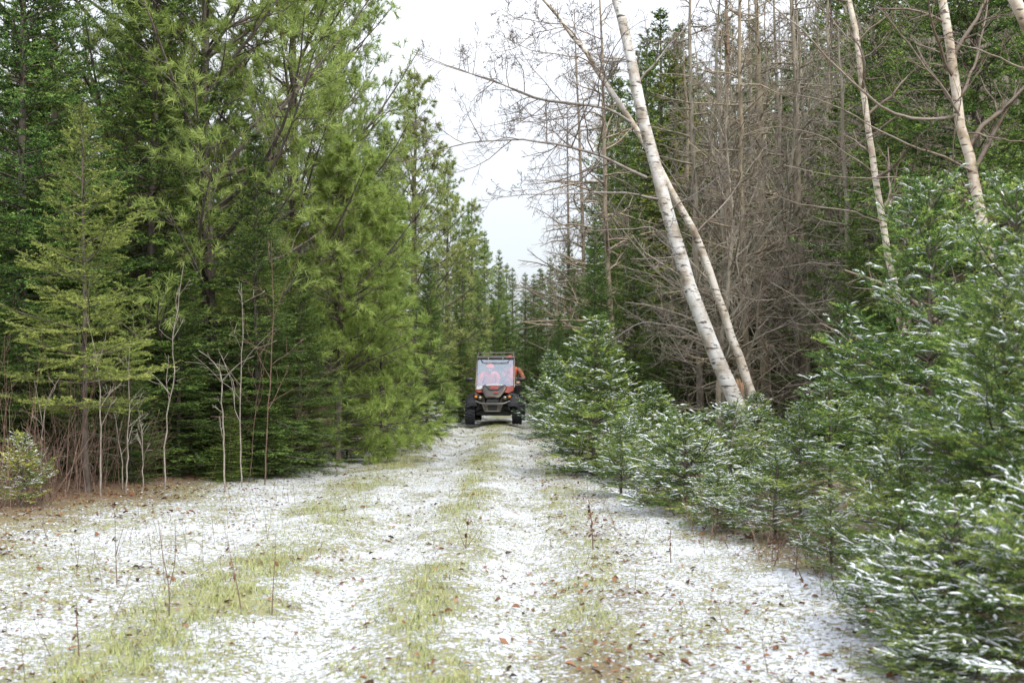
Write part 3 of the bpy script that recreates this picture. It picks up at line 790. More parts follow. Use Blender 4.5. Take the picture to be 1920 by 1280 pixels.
# young firs crowding the right edge of the trail
T_('youngfir_a', 'fir_tree', 1115, 17.6, 590, 'pointed young fir with an upright leader, by the trail right of the vehicle', group=GF, wide=1.10, colour=(1.15, 1.12, 1.0), rot=0.5)
T_('youngfir_a', 'fir_tree', 1035, 26.5, 655, 'snowy fir brushing the right side of the vehicle', group=GF, wide=1.00, rot=3.1, colour=(1, 1.1, 1.1))
T_('youngfir_c', 'fir_tree', 1075, 21.5, 735, 'small snowy fir behind the pointed young fir at the trail edge', group=GF, wide=1.03, rot=1.1)
T_('youngfir_a', 'fir_tree', 1225, 16.2, 715, 'broad young fir in front of the leaning birches', group=GF, wide=1.31, rot=4.2)
T_('youngfir_d', 'fir_tree', 1165, 14.6, 790, 'low snowy fir at the foot of the pointed young fir', group=GF, wide=1.20, rot=2.1)
T_('youngfir_c', 'fir_tree', 1285, 12.9, 770, 'snow-flecked low fir whose lower boughs hang over the trail snow', group=GF, wide=1.20, rot=0.3)
T_('youngfir_d', 'fir_tree', 1370, 13.8, 760, 'bushy snow-flecked fir below the broken stump', group=GF, wide=1.20, rot=5.2)
T_('youngfir_c', 'fir_tree', 1345, 11.8, 880, 'short fir with dark stems showing beneath it above the fallen leaves', group=GF, wide=1.26, rot=3.9)
T_('youngfir_b', 'fir_tree', 1500, 12.6, 755, 'green fir with an upright shoot in the middle of the snowy fir row', group=GF, wide=1.00, rot=1.9, colour=(1.08, 1.08, 0.95))
T_('youngfir_d', 'fir_tree', 1455, 10.9, 850, 'very snowy low fir left of the big green fir', group=GF, wide=1.37, rot=5.9)
T_('youngfir_b', 'fir_tree', 1745, 11.2, 330, 'tallest green fir of the right-hand row, reaching up to the white birch', group=GF, wide=1.00, rot=0.1, colour=(1.05, 1.12, 1.0))
T_('youngfir_b', 'fir_tree', 1905, 9.4, 330, 'big fir at the right picture edge with long boughs high up', group=GF, wide=0.95, rot=2.6, colour=(1.05, 1.1, 1.0))
T_('youngfir_b', 'fir_tree', 1660, 9.6, 745, 'wide fir with heavily snowed boughs in front of the tallest green fir', group=GF, wide=1.10, rot=4.0)
T_('youngfir_b', 'fir_tree', 1880, 7.7, 520, 'near fir with tall yellow-green leader at the right edge', group=GF, wide=1.00, rot=5.1, colour=(1.12, 1.1, 0.95))
T_('youngfir_d', 'fir_tree', 1560, 9.1, 930, 'low fir stretching a white snowy bough over the trail', group=GF, wide=1.20, rot=1.0)
T_('youngfir_c', 'fir_tree', 1790, 6.6, 930, 'lowest nearest fir in the bottom right corner', group=GF, wide=1.26, rot=3.0)

T_('youngfir_a', 'fir_tree', 1420, 15.4, 735, 'green fir just right of the birch feet', group=GF, wide=1.20, rot=2.7)
T_('youngfir_d', 'fir_tree', 1560, 14.4, 700, 'green fir under the bare larches left of the tallest green fir', group=GF, wide=1.20, rot=0.9, colour=(1.0, 1.08, 1.0))
T_('youngfir_b', 'fir_tree', 1990, 7.2, 420, 'fir reaching in from beyond the right picture edge', group=GF, wide=0.82, rot=0.7)
T_('youngfir_c', 'fir_tree', 1230, 14.0, 850, 'small yellowish-green fir between the low snowy fir and the snow-flecked one', group=GF, wide=1.20, rot=4.7, colour=(1.3, 1.15, 0.9))
T_('youngfir_c', 'fir_tree', 1985, 6.0, 880, 'fir filling the extreme bottom right corner, cut by the picture edge', group=GF, wide=1.20, rot=1.4)
T_('youngfir_d', 'fir_tree', 1690, 8.1, 830, 'fir with broad low boughs between the near fir with the leader and the trail', group=GF, wide=0.95, rot=2.2, colour=(1.1, 1.08, 0.95))

T_('youngfir_d', 'fir_tree', 1650, 7.2, 1005, 'little fir with a white snowy bough pointing left at the trail edge, lower right', group=GF, wide=1.25, rot=0.3)
T_('youngfir_c', 'fir_tree', 1735, 6.15, 1120, 'tiny fir at the very bottom of the picture near the right corner', group=GF, wide=1.5, rot=4.0)

# the woods behind: too deep to count, one mass on each side
FAR = []
def far_kinds():
    for i in range(3):
        g = conifer(300 + i, 8.0, 1.75, 0.3, wsp=0.46, nb=6, s2=0.24, s3=0.2, nsp=0.018, nl=0.060, nw=0.024, l2=0.5)
        cv, ct, ca = g['crown'].arrays(); tv, tt, ta = g['trunk'].arrays()
        me = mesh_from('far_spruce', np.concatenate([cv, tv]), np.concatenate([ct, tt + len(cv)]), M['spruce'], np.concatenate([ca, ta]))
        me.materials.append(M['bark'])
        me.polygons.foreach_set('material_index', np.r_[np.zeros(len(ct), np.int32), np.ones(len(tt), np.int32)])
        FAR.append(bpy.data.objects.new('far_spruce', me))
far_kinds()
def wood(name, label, spots, seed, kinds=FAR, unit=8.0, cat='trees'):
    r = np.random.default_rng(seed)
    n = len(spots)
    P = np.array([(x, y, float(gz(x, y)) - 0.03) for x, y, h in spots])
    me = bpy.data.meshes.new(name)
    me.vertices.add(n); me.vertices.foreach_set('co', P.astype(np.float32).ravel())
    S = np.array([[h / unit * w, h / unit * w, h / unit] for (x, y, h), w in zip(spots, r.uniform(0.95, 1.3, n))])
    E = np.column_stack([np.zeros(n), np.zeros(n), r.random(n) * 6.28])
    me.attributes.new('size', 'FLOAT_VECTOR', 'POINT').data.foreach_set('vector', S.astype(np.float32).ravel())
    me.attributes.new('turn', 'FLOAT_VECTOR', 'POINT').data.foreach_set('vector', E.astype(np.float32).ravel())
    me.attributes.new('sort', 'INT', 'POINT').data.foreach_set('value', r.integers(0, 3, n).astype(np.int32))
    o = link(name, me)
    tag(o, label, cat, kind='stuff')
    ng = bpy.data.node_groups.new(name, 'GeometryNodeTree')
    ng.interface.new_socket('Geometry', in_out='INPUT', socket_type='NodeSocketGeometry')
    ng.interface.new_socket('Geometry', in_out='OUTPUT', socket_type='NodeSocketGeometry')
    N, L = ng.nodes, ng.links
    gi, go = N.new('NodeGroupInput'), N.new('NodeGroupOutput')
    jn = N.new('GeometryNodeJoinGeometry')
    def named(a, t):
        q = N.new('GeometryNodeInputNamedAttribute'); q.data_type = t; q.inputs['Name'].default_value = a
        return q.outputs['Attribute']
    for i, src in enumerate(kinds):
        ob = N.new('GeometryNodeObjectInfo'); ob.inputs['Object'].default_value = src
        ob.inputs['As Instance'].default_value = True
        ip = N.new('GeometryNodeInstanceOnPoints')
        eq = N.new('FunctionNodeCompare'); eq.data_type = 'INT'; eq.operation = 'EQUAL'
        L.new(named('sort', 'INT'), eq.inputs[2]); eq.inputs[3].default_value = i
        L.new(gi.outputs[0], ip.inputs['Points']); L.new(eq.outputs[0], ip.inputs['Selection'])
        L.new(ob.outputs['Geometry'], ip.inputs['Instance'])
        L.new(named('turn', 'FLOAT_VECTOR'), ip.inputs['Rotation']); L.new(named('size', 'FLOAT_VECTOR'), ip.inputs['Scale'])
        L.new(ip.outputs['Instances'], jn.inputs['Geometry'])
    L.new(jn.outputs[0], go.inputs[0])
    o.modifiers.new('trees', 'NODES').node_group = ng
r = np.random.default_rng(91)
spL, spR = [], []
for y in np.r_[np.arange(16.0, 33, 1.9), np.arange(33, 62, 2.6)]:
    for x in np.arange(-27, -2.0, 1.8):
        px = HX + x / y * FPX
        edge = -(7.0 - 0.085 * (y - 16))
        if -160 < px < 900 and x < edge - 0.3 and r.random() < (0.9 if y < 33 else 0.5):
            spL.append((x + r.normal() * 0.4, y + r.normal() * 0.5, r.uniform(6, 9.0) if y < 30 else r.uniform(7.5, 10.5)))
for y in np.arange(17, 60, 2.8):
    for x in np.arange(2, 25, 2.4):
        px = HX + x / y * FPX
        edge = 5.2 - 0.04 * (y - 17)
        if 1080 < px < 2080 and x > edge and (px > 1215 or y > 40) and r.random() < (0.5 if y < 30 else 0.9):
            spR.append((x + r.normal() * 0.5, y + r.normal() * 0.6, EYE + (HY - (r.uniform(330, 520) if y < 28 else r.uniform(0, 230)) + (160 if px > 1560 else 0)) / FPX * y))
for y in (61, 67, 73, 80):
    for x in np.arange(-12, 14, 1.9):
        if abs(x) > 1.3 or y > 65:
            spL.append((x + r.normal() * 0.4, y + r.normal() * 1.0, EYE + (HY - r.uniform(488, 535)) / FPX * y))
wood('forest_left_of_trail', 'deep dark spruce wood behind the trees on the left', spL, 7)
wood('forest_right_of_trail', 'deep dark spruce wood behind the larches on the right', spR, 8)
# ------------------------------------------------------------------ bare trees
def resample(P, K):
    P = np.asarray(P, float)
    s = np.r_[0, np.cumsum(np.linalg.norm(np.diff(P, axis=0), axis=1))]
    t = np.linspace(0, s[-1], K)
    Q = np.column_stack([np.interp(t, s, P[:, i]) for i in range(3)])
    for _ in range(2):
        Q[1:-1] = 0.25 * Q[:-2] + 0.5 * Q[1:-1] + 0.25 * Q[2:]
    return Q

def pixpath(pts, d0, d1=None, K=12, down=False):
    """A centre line through photo points, its distance running from d0 to d1."""
    d1 = d0 if d1 is None else d1
    dd = np.linspace(d0, d1, len(pts))
    P = [W(px, py, d) for (px, py), d in zip(pts, dd)]
    if down:
        x, y, _ = P[0]
        P = [np.array([x + (P[0][0] - P[1][0]) * 0.3, y, float(gz(x, y)) - 0.05])] + P
    return resample(P, K)

def bare_root(name, base, label, cat='tree', group=None):
    root = link(name, None, loc=tuple(base))
    root.empty_display_size = 0.2
    return tag(root, label, cat, group)

def part(root, name, mb, mat, smooth=False):
    """Child mesh with coordinates relative to the thing's base."""
    V, T, A = mb.arrays()
    V = V - np.array(root.location, np.float32)
    o = link(name, mesh_from(name, V, T, M[mat] if isinstance(mat, str) else mat, A, smooth), root)
    if name in ('branches', 'twigs'):
        o['kind'] = 'stuff'                               # too fine to pick apart
    return o

def twiggy(rng, mb, P, r, levels, sides=4, tint=None, rmin=0.0026):
    """Successive generations of side branches on the lines P."""
    for (cnt, t0, t1, ang, ln, K, up, jit) in levels:
        P, r = spawn(rng, P, r, cnt, t0, t1, ang, ln, K, up=up, jit=jit, rr=0.6, taper=0.3)
        r = np.maximum(r, rmin)
        mb.tubes(P, r, sides, None if tint is None else np.full(len(P), tint))
        sides = 3
    return P, r

def birch(label, trunkpts, d, r0, r1, limbs, seed, levels, name='birch_tree', d1=None, K=22, own=None, colour=(1, 1, 1)):
    rng = np.random.default_rng(seed)
    tk, lb = MB(), MB()
    P = pixpath(trunkpts, d, d1, K, down=True)
    P[1:] += rng.normal(size=(K - 1, 3)) * 0.010
    P[1:-1, 0] += 0.035 * np.sin(np.linspace(0, 9, K - 2) + seed)
    rr = np.linspace(r0, r1, K); rr[0] *= 1.3
    tk.tubes(P[None], rr[None], 10)
    for (pts, ra, rb, dd) in limbs:
        Q = pixpath(pts, dd[0], dd[1], 16)
        Q[1:] += np.cumsum(rng.normal(size=(15, 3)) * 0.010, axis=0)
        q = np.linspace(ra, rb, 16)
        white = ra > 0.04
        lb.tubes(Q[None], q[None], 7, [0.15 if white else 0.75])
        twiggy(rng, lb, Q[None], q[None], levels, 4, 1.0)
    if own:
        twiggy(rng, lb, P[None], rr[None], own, 4, 0.9)
    root = bare_root(name, P[0], label, 'tree', 'leaning white birches on the right')
    part(root, 'trunk', tk, 'birch', True).color = (*colour, 1)
    part(root, 'branches', lb, 'birch', True).color = (*colour, 1)
    return root

own_tw = [(16, 0.15, 0.97, 62, 0.26, 6, 0.08, 0.2), (8, 0.15, 0.95, 50, 0.38, 4, 0.04, 0.24), (3, 0.2, 0.95, 45, 0.45, 3, 0.02, 0.25)]
tan = (1.0, 0.92, 0.81)
tw = [(13, 0.10, 0.97, 55, 0.34, 6, 0.04, 0.22), (8, 0.15, 0.95, 50, 0.42, 4, 0.04, 0.25), (4, 0.2, 0.95, 45, 0.45, 3, 0.02, 0.25)]
tw2 = [(8, 0.12, 0.97, 50, 0.30, 6, 0.12, 0.2), (5, 0.15, 0.95, 45, 0.42, 5, 0.05, 0.25), (3, 0.2, 0.95, 45, 0.45, 4, 0.03, 0.25)]
birch('thick white leaning birch, whitest trunk in the picture, with limbs crossing the sky gap',
      [(1402, 800), (1385, 745), (1345, 665), (1312, 590), (1284, 515), (1262, 450), (1240, 370), (1222, 300), (1206, 235), (1194, 150), (1180, 70), (1160, 0), (1140, -80), (1115, -180)],
      18.0, 0.125, 0.060,
      [([(1184, 230), (1140, 200), (1096, 198), (1010, 190), (975, 172), (930, 152), (890, 140), (840, 122), (780, 97)], 0.0216, 0.0037, (18.0, 16.8)),
       ([(1212, 333), (1165, 312), (1120, 290), (1058, 274), (1000, 264), (935, 257), (865, 268), (800, 283), (735, 308)], 0.0245, 0.0037, (18.0, 16.6)),
       ([(1240, 374), (1170, 358), (1095, 355), (1020, 358), (960, 362), (905, 372)], 0.0173, 0.0030, (18.0, 17.2)),
       ([(1188, 110), (1150, 115), (1120, 105), (1085, 60), (1070, -10)], 0.0130, 0.0037, (18.0, 18.6)),
       ([(1195, 160), (1240, 100), (1290, 50), (1330, -20)], 0.0158, 0.0045, (18.0, 18.6)),
       ([(1250, 400), (1280, 380), (1330, 350), (1400, 290), (1460, 215)], 0.0115, 0.0030, (18.0, 17.2)),
       ([(1268, 470), (1230, 420), (1170, 430), (1110, 430), (1050, 440)], 0.0101, 0.0030, (18.0, 17.0)),
       ([(1330, 640), (1270, 610), (1200, 600), (1140, 640)], 0.0086, 0.0030, (18.0, 17.2))], 41, tw)
birch('thinner birch crossing behind the thick one, its grey top arching up to the left',
      [(1430, 800), (1410, 720), (1385, 660), (1358, 600), (1332, 520), (1300, 440), (1268, 380), (1240, 325), (1222, 285), (1196, 240), (1168, 200), (1140, 158), (1100, 95), (1055, 40), (1010, -10), (960, -60)],
      18.4, 0.078, 0.024,
      [([(1184, 230), (1140, 200), (1096, 198), (1010, 190), (975, 172), (930, 152), (890, 140), (840, 122), (780, 97)], 0.0216, 0.0037, (18.4, 17.0)),
       ([(1100, 195), (1060, 205), (1010, 215), (950, 225), (890, 240)], 0.0101, 0.0030, (18.1, 17.4)),
       ([(1090, 80), (1050, 45), (1000, 42), (950, 35), (925, 15)], 0.0115, 0.0030, (18.4, 17.6)),
       ([(1130, 140), (1100, 110), (1040, 105), (985, 95), (930, 60)], 0.0115, 0.0030, (18.4, 17.6)),
       ([(1160, 190), (1130, 130), (1115, 60), (1110, -20)], 0.0130, 0.0037, (18.4, 18.8)),
       ([(1065, 52), (1010, 60), (960, 90), (910, 100)], 0.0086, 0.0030, (18.4, 17.8)),
       ([(1300, 440), (1340, 400), (1390, 330), (1440, 260)], 0.0144, 0.0037, (18.5, 19)),
       ([(1365, 610), (1410, 570), (1450, 530), (1480, 480)], 0.0101, 0.0030, (18.5, 18))], 42, tw, colour=(1.0, 0.95, 0.88), K=26)
birch('white-stemmed birch at upper right with peeling bark, leaning left above the tallest fir',
      [(1860, 560), (1845, 420), (1830, 340), (1812, 260), (1800, 190), (1785, 110), (1768, 20), (1745, -80), (1720, -180)],
      14.6, 0.085, 0.042,
      [([(1808, 230), (1780, 190), (1735, 140), (1690, 80), (1640, 20)], 0.0158, 0.0056, (14.6, 14)),
       ([(1835, 330), (1790, 300), (1740, 285), (1650, 240), (1560, 190), (1480, 170)], 0.0158, 0.0040, (14.6, 14)),
       ([(1805, 215), (1720, 235), (1640, 200), (1560, 110), (1490, 40), (1400, -40)], 0.0202, 0.0056, (14.6, 14.4)),
       ([(1800, 180), (1830, 100), (1850, 0)], 0.0187, 0.0096, (14.6, 14.6)),
       ([(1840, 390), (1700, 330), (1600, 330), (1480, 300)], 0.0130, 0.0040, (14.6, 15)),
       ([(1812, 250), (1870, 260), (1930, 270), (1990, 290)], 0.0115, 0.0048, (14.6, 14))], 43, tw2, own=own_tw, colour=tan)
birch('slim grey-white birch left of the white-stemmed one, vanishing into the tall fir',
      [(1690, 620), (1672, 480), (1655, 380), (1640, 300), (1622, 220), (1608, 120), (1592, 20), (1575, -90)],
      15.8, 0.055, 0.030,
      [([(1650, 330), (1600, 290), (1540, 250), (1470, 235), (1400, 250)], 0.0115, 0.0032, (15.8, 15.2)),
       ([(1660, 420), (1590, 395), (1500, 385), (1420, 350), (1370, 340)], 0.0115, 0.0032, (15.8, 15.2)),
       ([(1600, 80), (1560, 30), (1500, -20)], 0.0101, 0.0040, (15.8, 16))], 44, tw2, own=own_tw, colour=tan)
birch('white birch trunk crossing the extreme top right corner',
      [(2040, 330), (1985, 190), (1930, 70), (1900, 5), (1870, -70), (1840, -140)], 13.2, 0.085, 0.06,
      [([(1960, 130), (1900, 120), (1830, 80), (1760, 60)], 0.0130, 0.0040, (13.2, 12.8))], 45, tw2, colour=tan)

# bare larches: straight poles with tiers of fine twigs
def larch(label, px, d, top, lean, seed, r0=0.085, cat='tree', colour=(1, 1, 1), lvl=0.80, cnt=74):
    rng = np.random.default_rng(seed)
    x = (px - HX) / FPX * d; zg = float(gz(x, d))
    H = EYE + (HY - top) / FPX * d
    K = 16; t = np.linspace(0, 1, K)
    P = np.column_stack([x + lean * t + np.cumsum(rng.normal(size=K) * 0.02), d + np.cumsum(rng.normal(size=K) * 0.02), zg - 0.05 + (H + 0.05) * t])
    rr = r0 * (1 - t) ** 0.7 + 0.01
    tk, lb = MB(), MB()
    tk.tubes(P[None], rr[None], 8)
    twiggy(rng, lb, P[None], rr[None], [(cnt, 0.06, 0.98, 80, 0.17 * lvl, 5, 0.02, 0.14), (9, 0.12, 0.97, 52, 0.36, 3, 0.0, 0.2), (3, 0.2, 0.9, 48, 0.45, 2, 0.0, 0.2)], 4)
    root = bare_root('larch_tree', P[0], label, cat, 'bare brown larches on the right')
    for nm, m_ in (('trunk', tk), ('branches', lb)):
        o = part(root, nm, m_, 'greybark', nm == 'trunk'); o.color = (*colour, 1)
    return root
larch('bare larch pole just right of the two leaning birches', 1318, 25, -120, -0.3, 51, 0.07)
larch('reddish-barked bare larch, second pole right of the leaning birches', 1368, 27, -100, -0.1, 52, 0.085, colour=(0.95, 0.75, 0.65))
larch('thick pale bare larch in the middle of the larch stand', 1440, 24, -160, -0.35, 53, 0.10, colour=(1.15, 1.1, 1.0))
larch('thin bare larch directly beside the thick pale larch', 1466, 26, -60, -0.2, 54, 0.06)
larch('rough grey bare larch, thickest stem right of the middle of the stand', 1520, 23, -90, -0.45, 55, 0.11, colour=(0.95, 0.93, 0.9))
larch('farthest bare larch seen through twigs between the thicker poles', 1400, 32, -40, 0.0, 56, 0.08)
larch('rightmost bare larch, half covered by the tallest green fir', 1600, 20, 60, -0.3, 57, 0.06)
larch('slender bare tree whose fine twigs fill the right of the sky gap', 1108, 40, 20, -0.4, 58, 0.07, lvl=1.5, cnt=50, colour=(0.95, 0.9, 0.88))
larch('pale bare tree behind the birch fork in the sky gap', 1150, 34, -60, -0.5, 59, 0.08, lvl=1.3, cnt=50, colour=(1.1, 1.02, 0.95))
larch('far bare tree low in the sky gap above the end of the trail', 1072, 52, 190, -0.3, 60, 0.08, lvl=1.4, cnt=45, colour=(0.95, 0.9, 0.9))

larch('pale thin larch pole left of the thick pale larch', 1408, 22.5, -140, -0.25, 61, 0.055, colour=(1.2, 1.12, 1.0), cnt=60)
larch('bent thin larch between the rough grey one and the slim grey-white birch', 1560, 25.5, -80, -0.6, 62, 0.06, cnt=60)
larch('thin larch pole close behind the thinner leaning birch', 1285, 29, 40, -0.2, 63, 0.06, colour=(1.05, 1.0, 0.95), cnt=60)
larch('faint larch pole in the gap right of the rough grey larch', 1545, 30, -60, 0.2, 64, 0.075, cnt=60, colour=(1.1, 1.05, 1.0))

# deeper still, a thicket of bare young hardwoods that reads as one brown-grey haze
BARE = []
for i in range(3):
    rng = np.random.default_rng(500 + i)
    mb = MB(); K = 14; t = np.linspace(0, 1, K)
    P = np.column_stack([np.cumsum(rng.normal(size=K) * 0.05), np.cumsum(rng.normal(size=K) * 0.05), 9.0 * t]); P[0, :2] = 0
    rr = 0.055 * (1 - t) ** 0.8 + 0.006
    mb.tubes(P[None], rr[None], 6)
    twiggy(rng, mb, P[None], rr[None], [(26, 0.12, 0.97, 42, 0.27, 6, 0.10, 0.14), (9, 0.12, 0.96, 40, 0.36, 4, 0.06, 0.18), (4, 0.2, 0.95, 40, 0.42, 2, 0.02, 0.2)], 4, rmin=0.0034)
    BARE.append(bpy.data.objects.new('bare_hardwood', mb.mesh('bare_hardwood', M['greybark'])))
r = np.random.default_rng(95)
spots = []
while len(spots) < 34:
    y = r.uniform(21, 42); px = r.uniform(1290, 1900)
    x = (px - HX) / FPX * y
    if x > 3.4:
        spots.append((x, y, EYE + (HY - r.uniform(-160, 160)) / FPX * y))
wood('bare_hardwood_thicket', 'grey-brown thicket of thin bare hardwood stems and twigs behind the birches', spots, 9, BARE, 9.0, 'thicket')

# tangle of dead twigs under the larches: nobody could count it
rng = np.random.default_rng(66)
mb = MB()
n = 330
bx, by = rng.uniform(2.8, 9.5, n), rng.uniform(17.5, 30, n)
ok = (HX + bx / by * FPX > 1190) & (HX + bx / by * FPX < 1720)
bx, by = bx[ok], by[ok]; n = len(bx)
t = np.linspace(0, 1, 6)
az = rng.random(n) * 6.28; L = rng.uniform(0.8, 2.4, n); z0 = rng.uniform(0.0, 3.6, n)
dirs = np.column_stack([np.cos(az), np.sin(az), rng.normal(size=n) * 0.35 + 0.1])
P = np.stack([np.column_stack([bx, by, gz(bx, by) + z0]) + dirs * (L * s)[:, None] + np.array([0, 0, -0.25]) * (L * s * s)[:, None] for s in t], 1) + rng.normal(size=(n, 6, 3)) * 0.03
P[..., 2] = np.maximum(P[..., 2], 0.03)
rr = np.linspace(1, 0.3, 6)[None] * rng.uniform(0.0025, 0.0055, n)[:, None]
mb.tubes(P, rr, 4)
Q, rq = spawn(rng, P, rr, 9, 0.1, 0.95, 55, 0.36, 3, jit=0.2)
mb.tubes(Q, np.maximum(rq, 0.002), 3)
V_, T_3, A_ = mb.arrays()
tag(link('dead_twigs_undergrowth', mesh_from('dead_twigs', V_, T_3, M['greybark'], A_)), 'tangled brown dead twigs filling the larch stand', 'twigs', kind='stuff')

# ------------------------------------------------------------------ saplings on the left
def sapling(label, lines, d, seed, r0=0.013, twn=5, name='bare_sapling', mat='twig', extra=0.30):
    rng = np.random.default_rng(seed)
    r0 *= 0.78; twn += 3
    st, tg = MB(), MB()
    P = pixpath(lines[0], d, d - 0.1, 16, down=True)
    P[1:] += rng.normal(size=(15, 3)) * 0.006
    rr = np.linspace(r0, r0 * 0.30, 16)
    st.tubes(P[None], rr[None], 6)
    twiggy(rng, tg, P[None], rr[None], [(twn, 0.3, 0.95, 45, extra, 6, 0.15, 0.15), (3, 0.3, 0.9, 45, 0.4, 4, 0.05, 0.2)], 4)
    root = bare_root(name, P[0], label, 'sapling', 'bare saplings along the left wood edge')
    part(root, 'stem', st, mat, True)
    for ln in lines[1:]:
        fk = MB()
        Q = pixpath(ln, d - 0.03, d - 0.2, 10)
        fk.tubes(Q[None], np.linspace(r0 * 0.62, r0 * 0.22, 10)[None], 5)
        part(root, 'fork', fk, mat, True)
    part(root, 'twigs', tg, mat)
sapling('pale bare sapling forked into a clear Y before the dark wood', [[(421, 880), (419, 800), (416, 715), (410, 682), (391, 665), (373, 657)], [(416, 715), (432, 697), (450, 679), (477, 667)]], 15.3, 1, 0.017, 2, extra=0.15)
sapling('tall straight bare sapling rising just right of the Y-forked one', [[(453, 870), (450, 800), (450, 732), (455, 665), (455, 591), (453, 530)]], 15.8, 2, 0.013, 4)
sapling('crooked bare sapling bending twice like an S, left of the Y-forked one', [[(309, 880), (310, 800), (311, 759), (332, 712), (332, 685), (316, 662), (322, 632), (332, 598), (346, 490)], [(332, 714), (340, 711), (347, 707)], [(315, 735), (303, 720), (290, 705)]], 15.2, 3, 0.015, 3, extra=0.2)
sapling('bare sapling with a narrow fork in front of the yellow-green fir boughs', [[(189, 880), (188, 800), (188, 722), (183, 682), (173, 638), (165, 598)], [(183, 682), (195, 648), (200, 618)]], 14.2, 4, 0.015, 3, extra=0.2)
sapling('straight thin bare sapling between the narrow-forked and the S-bent one', [[(238, 880), (241, 800), (243, 746), (242, 682), (245, 645)], [(243, 760), (255, 740), (268, 725)]], 14.6, 5, 0.013, 3, extra=0.2)
sapling('tall brown bare sapling with a long twig reaching up to the bushy pine', [[(497, 880), (500, 800), (504, 746), (510, 665), (514, 598), (511, 531), (509, 450)], [(512, 600), (525, 560), (545, 510), (567, 470)], [(500, 760), (530, 740), (560, 725)]], 16.2, 6, 0.014, 5, mat='brush')
sapling('short bare sapling split like a V at the left edge below the fir boughs', [[(77, 860), (80, 810), (84, 766), (96, 729), (116, 705)], [(80, 800), (74, 760), (64, 712)]], 14.0, 7, 0.012, 3, extra=0.2)
sapling('bare sapling slanting to the left across the narrow-forked one', [[(230, 880), (222, 820), (215, 769), (205, 745), (193, 722)]], 14.9, 8, 0.011, 3, extra=0.25)
sapling('bare sapling with many stub twigs, just left of the S-bent one', [[(268, 880), (267, 816), (262, 786), (258, 755)], [(267, 816), (280, 795), (292, 780)]], 14.8, 9, 0.011, 5)
sapling('slim dark bare sapling right of the tall straight one, leaning right', [[(470, 880), (476, 800), (484, 732), (497, 665), (510, 625)]], 16.6, 10, 0.009, 4, mat='brush')
sapling('long thin bare stem curving right below the bushy pine', [[(545, 870), (550, 800), (575, 740), (610, 700), (650, 660)]], 17.5, 11, 0.009, 4, mat='brush')
sapling('leaning brown stem by the waist-high fir at the left edge', [[(95, 930), (88, 880), (70, 800), (62, 740)]], 13.4, 12, 0.010, 4, mat='brush')

# brown brush along both edges of the trail
mb = MB()
n = 520
by = 11.5 + 20 * rng.random(n) ** 1.3
edge = -(4.9 - 0.11 * np.clip(by - 14, -3, 12))
bx = edge - 0.25 - np.abs(rng.normal(size=n)) * 0.8 + 0.35 * rng.random(n)
n2_ = 120
by2 = rng.uniform(8, 24, n2_); bx2 = trail_x(by2) + np.interp(by2, [5, 8, 12, 20, 30], [2.6, 2.6, 2.1, 1.6, 1.1]) + rng.random(n2_) * 0.8
bx, by = np.r_[bx, bx2], np.r_[by, by2]; n = len(bx)
hh = rng.uniform(0.15, 0.85, n) * np.r_[np.ones(n - n2_), np.full(n2_, 0.5)]
dirs = np.column_stack([rng.normal(size=n) * 0.35, rng.normal(size=n) * 0.35, np.ones(n)])
t = np.linspace(0, 1, 6)
P = np.stack([np.column_stack([bx, by, gz(bx, by) - 0.01]) + dirs * (hh * s)[:, None] for s in t], 1) + rng.normal(size=(n, 6, 3)) * 0.012 * t[None, :, None]
rr = np.linspace(1, 0.35, 6)[None] * rng.uniform(0.003, 0.006, n)[:, None]
mb.tubes(P, rr, 3)
Q, rq = spawn(rng, P, rr, 5, 0.25, 0.95, 45, 0.42, 4, up=0.1, jit=0.2)
mb.tubes(Q, np.maximum(rq, 0.0015), 3)
Q, rq = spawn(rng, Q, rq, 2, 0.3, 0.9, 45, 0.5, 2, jit=0.2)
mb.tubes(Q, np.maximum(rq, 0.0012), 3)
n = 260
by = 13.2 + 15 * rng.random(n) ** 1.3
bx = -(4.9 - 0.11 * np.clip(by - 14, -3, 12)) - 0.1 - np.abs(rng.normal(size=n)) * 0.7
hh = rng.uniform(0.7, 2.1, n)
dirs = np.column_stack([rng.normal(size=n) * 0.20, rng.normal(size=n) * 0.20, np.ones(n)])
t = np.linspace(0, 1, 8)
P = np.stack([np.column_stack([bx, by, gz(bx, by) - 0.01]) + dirs * (hh * s)[:, None] for s in t], 1) + np.cumsum(rng.normal(size=(n, 8, 3)) * 0.016, axis=1) * t[None, :, None]
rr = np.linspace(1, 0.3, 8)[None] * rng.uniform(0.0035, 0.0065, n)[:, None]
mb.tubes(P, rr, 3)
Q, rq = spawn(rng, P, rr, 6, 0.2, 0.95, 45, 0.26, 4, up=0.12, jit=0.2)
mb.tubes(Q, np.maximum(rq, 0.0016), 3)
tag(link('brush_undergrowth', mb.mesh('brush', M['brush'])), 'thin reddish-brown brush stems along the edges of the wood', 'brush', kind='stuff')

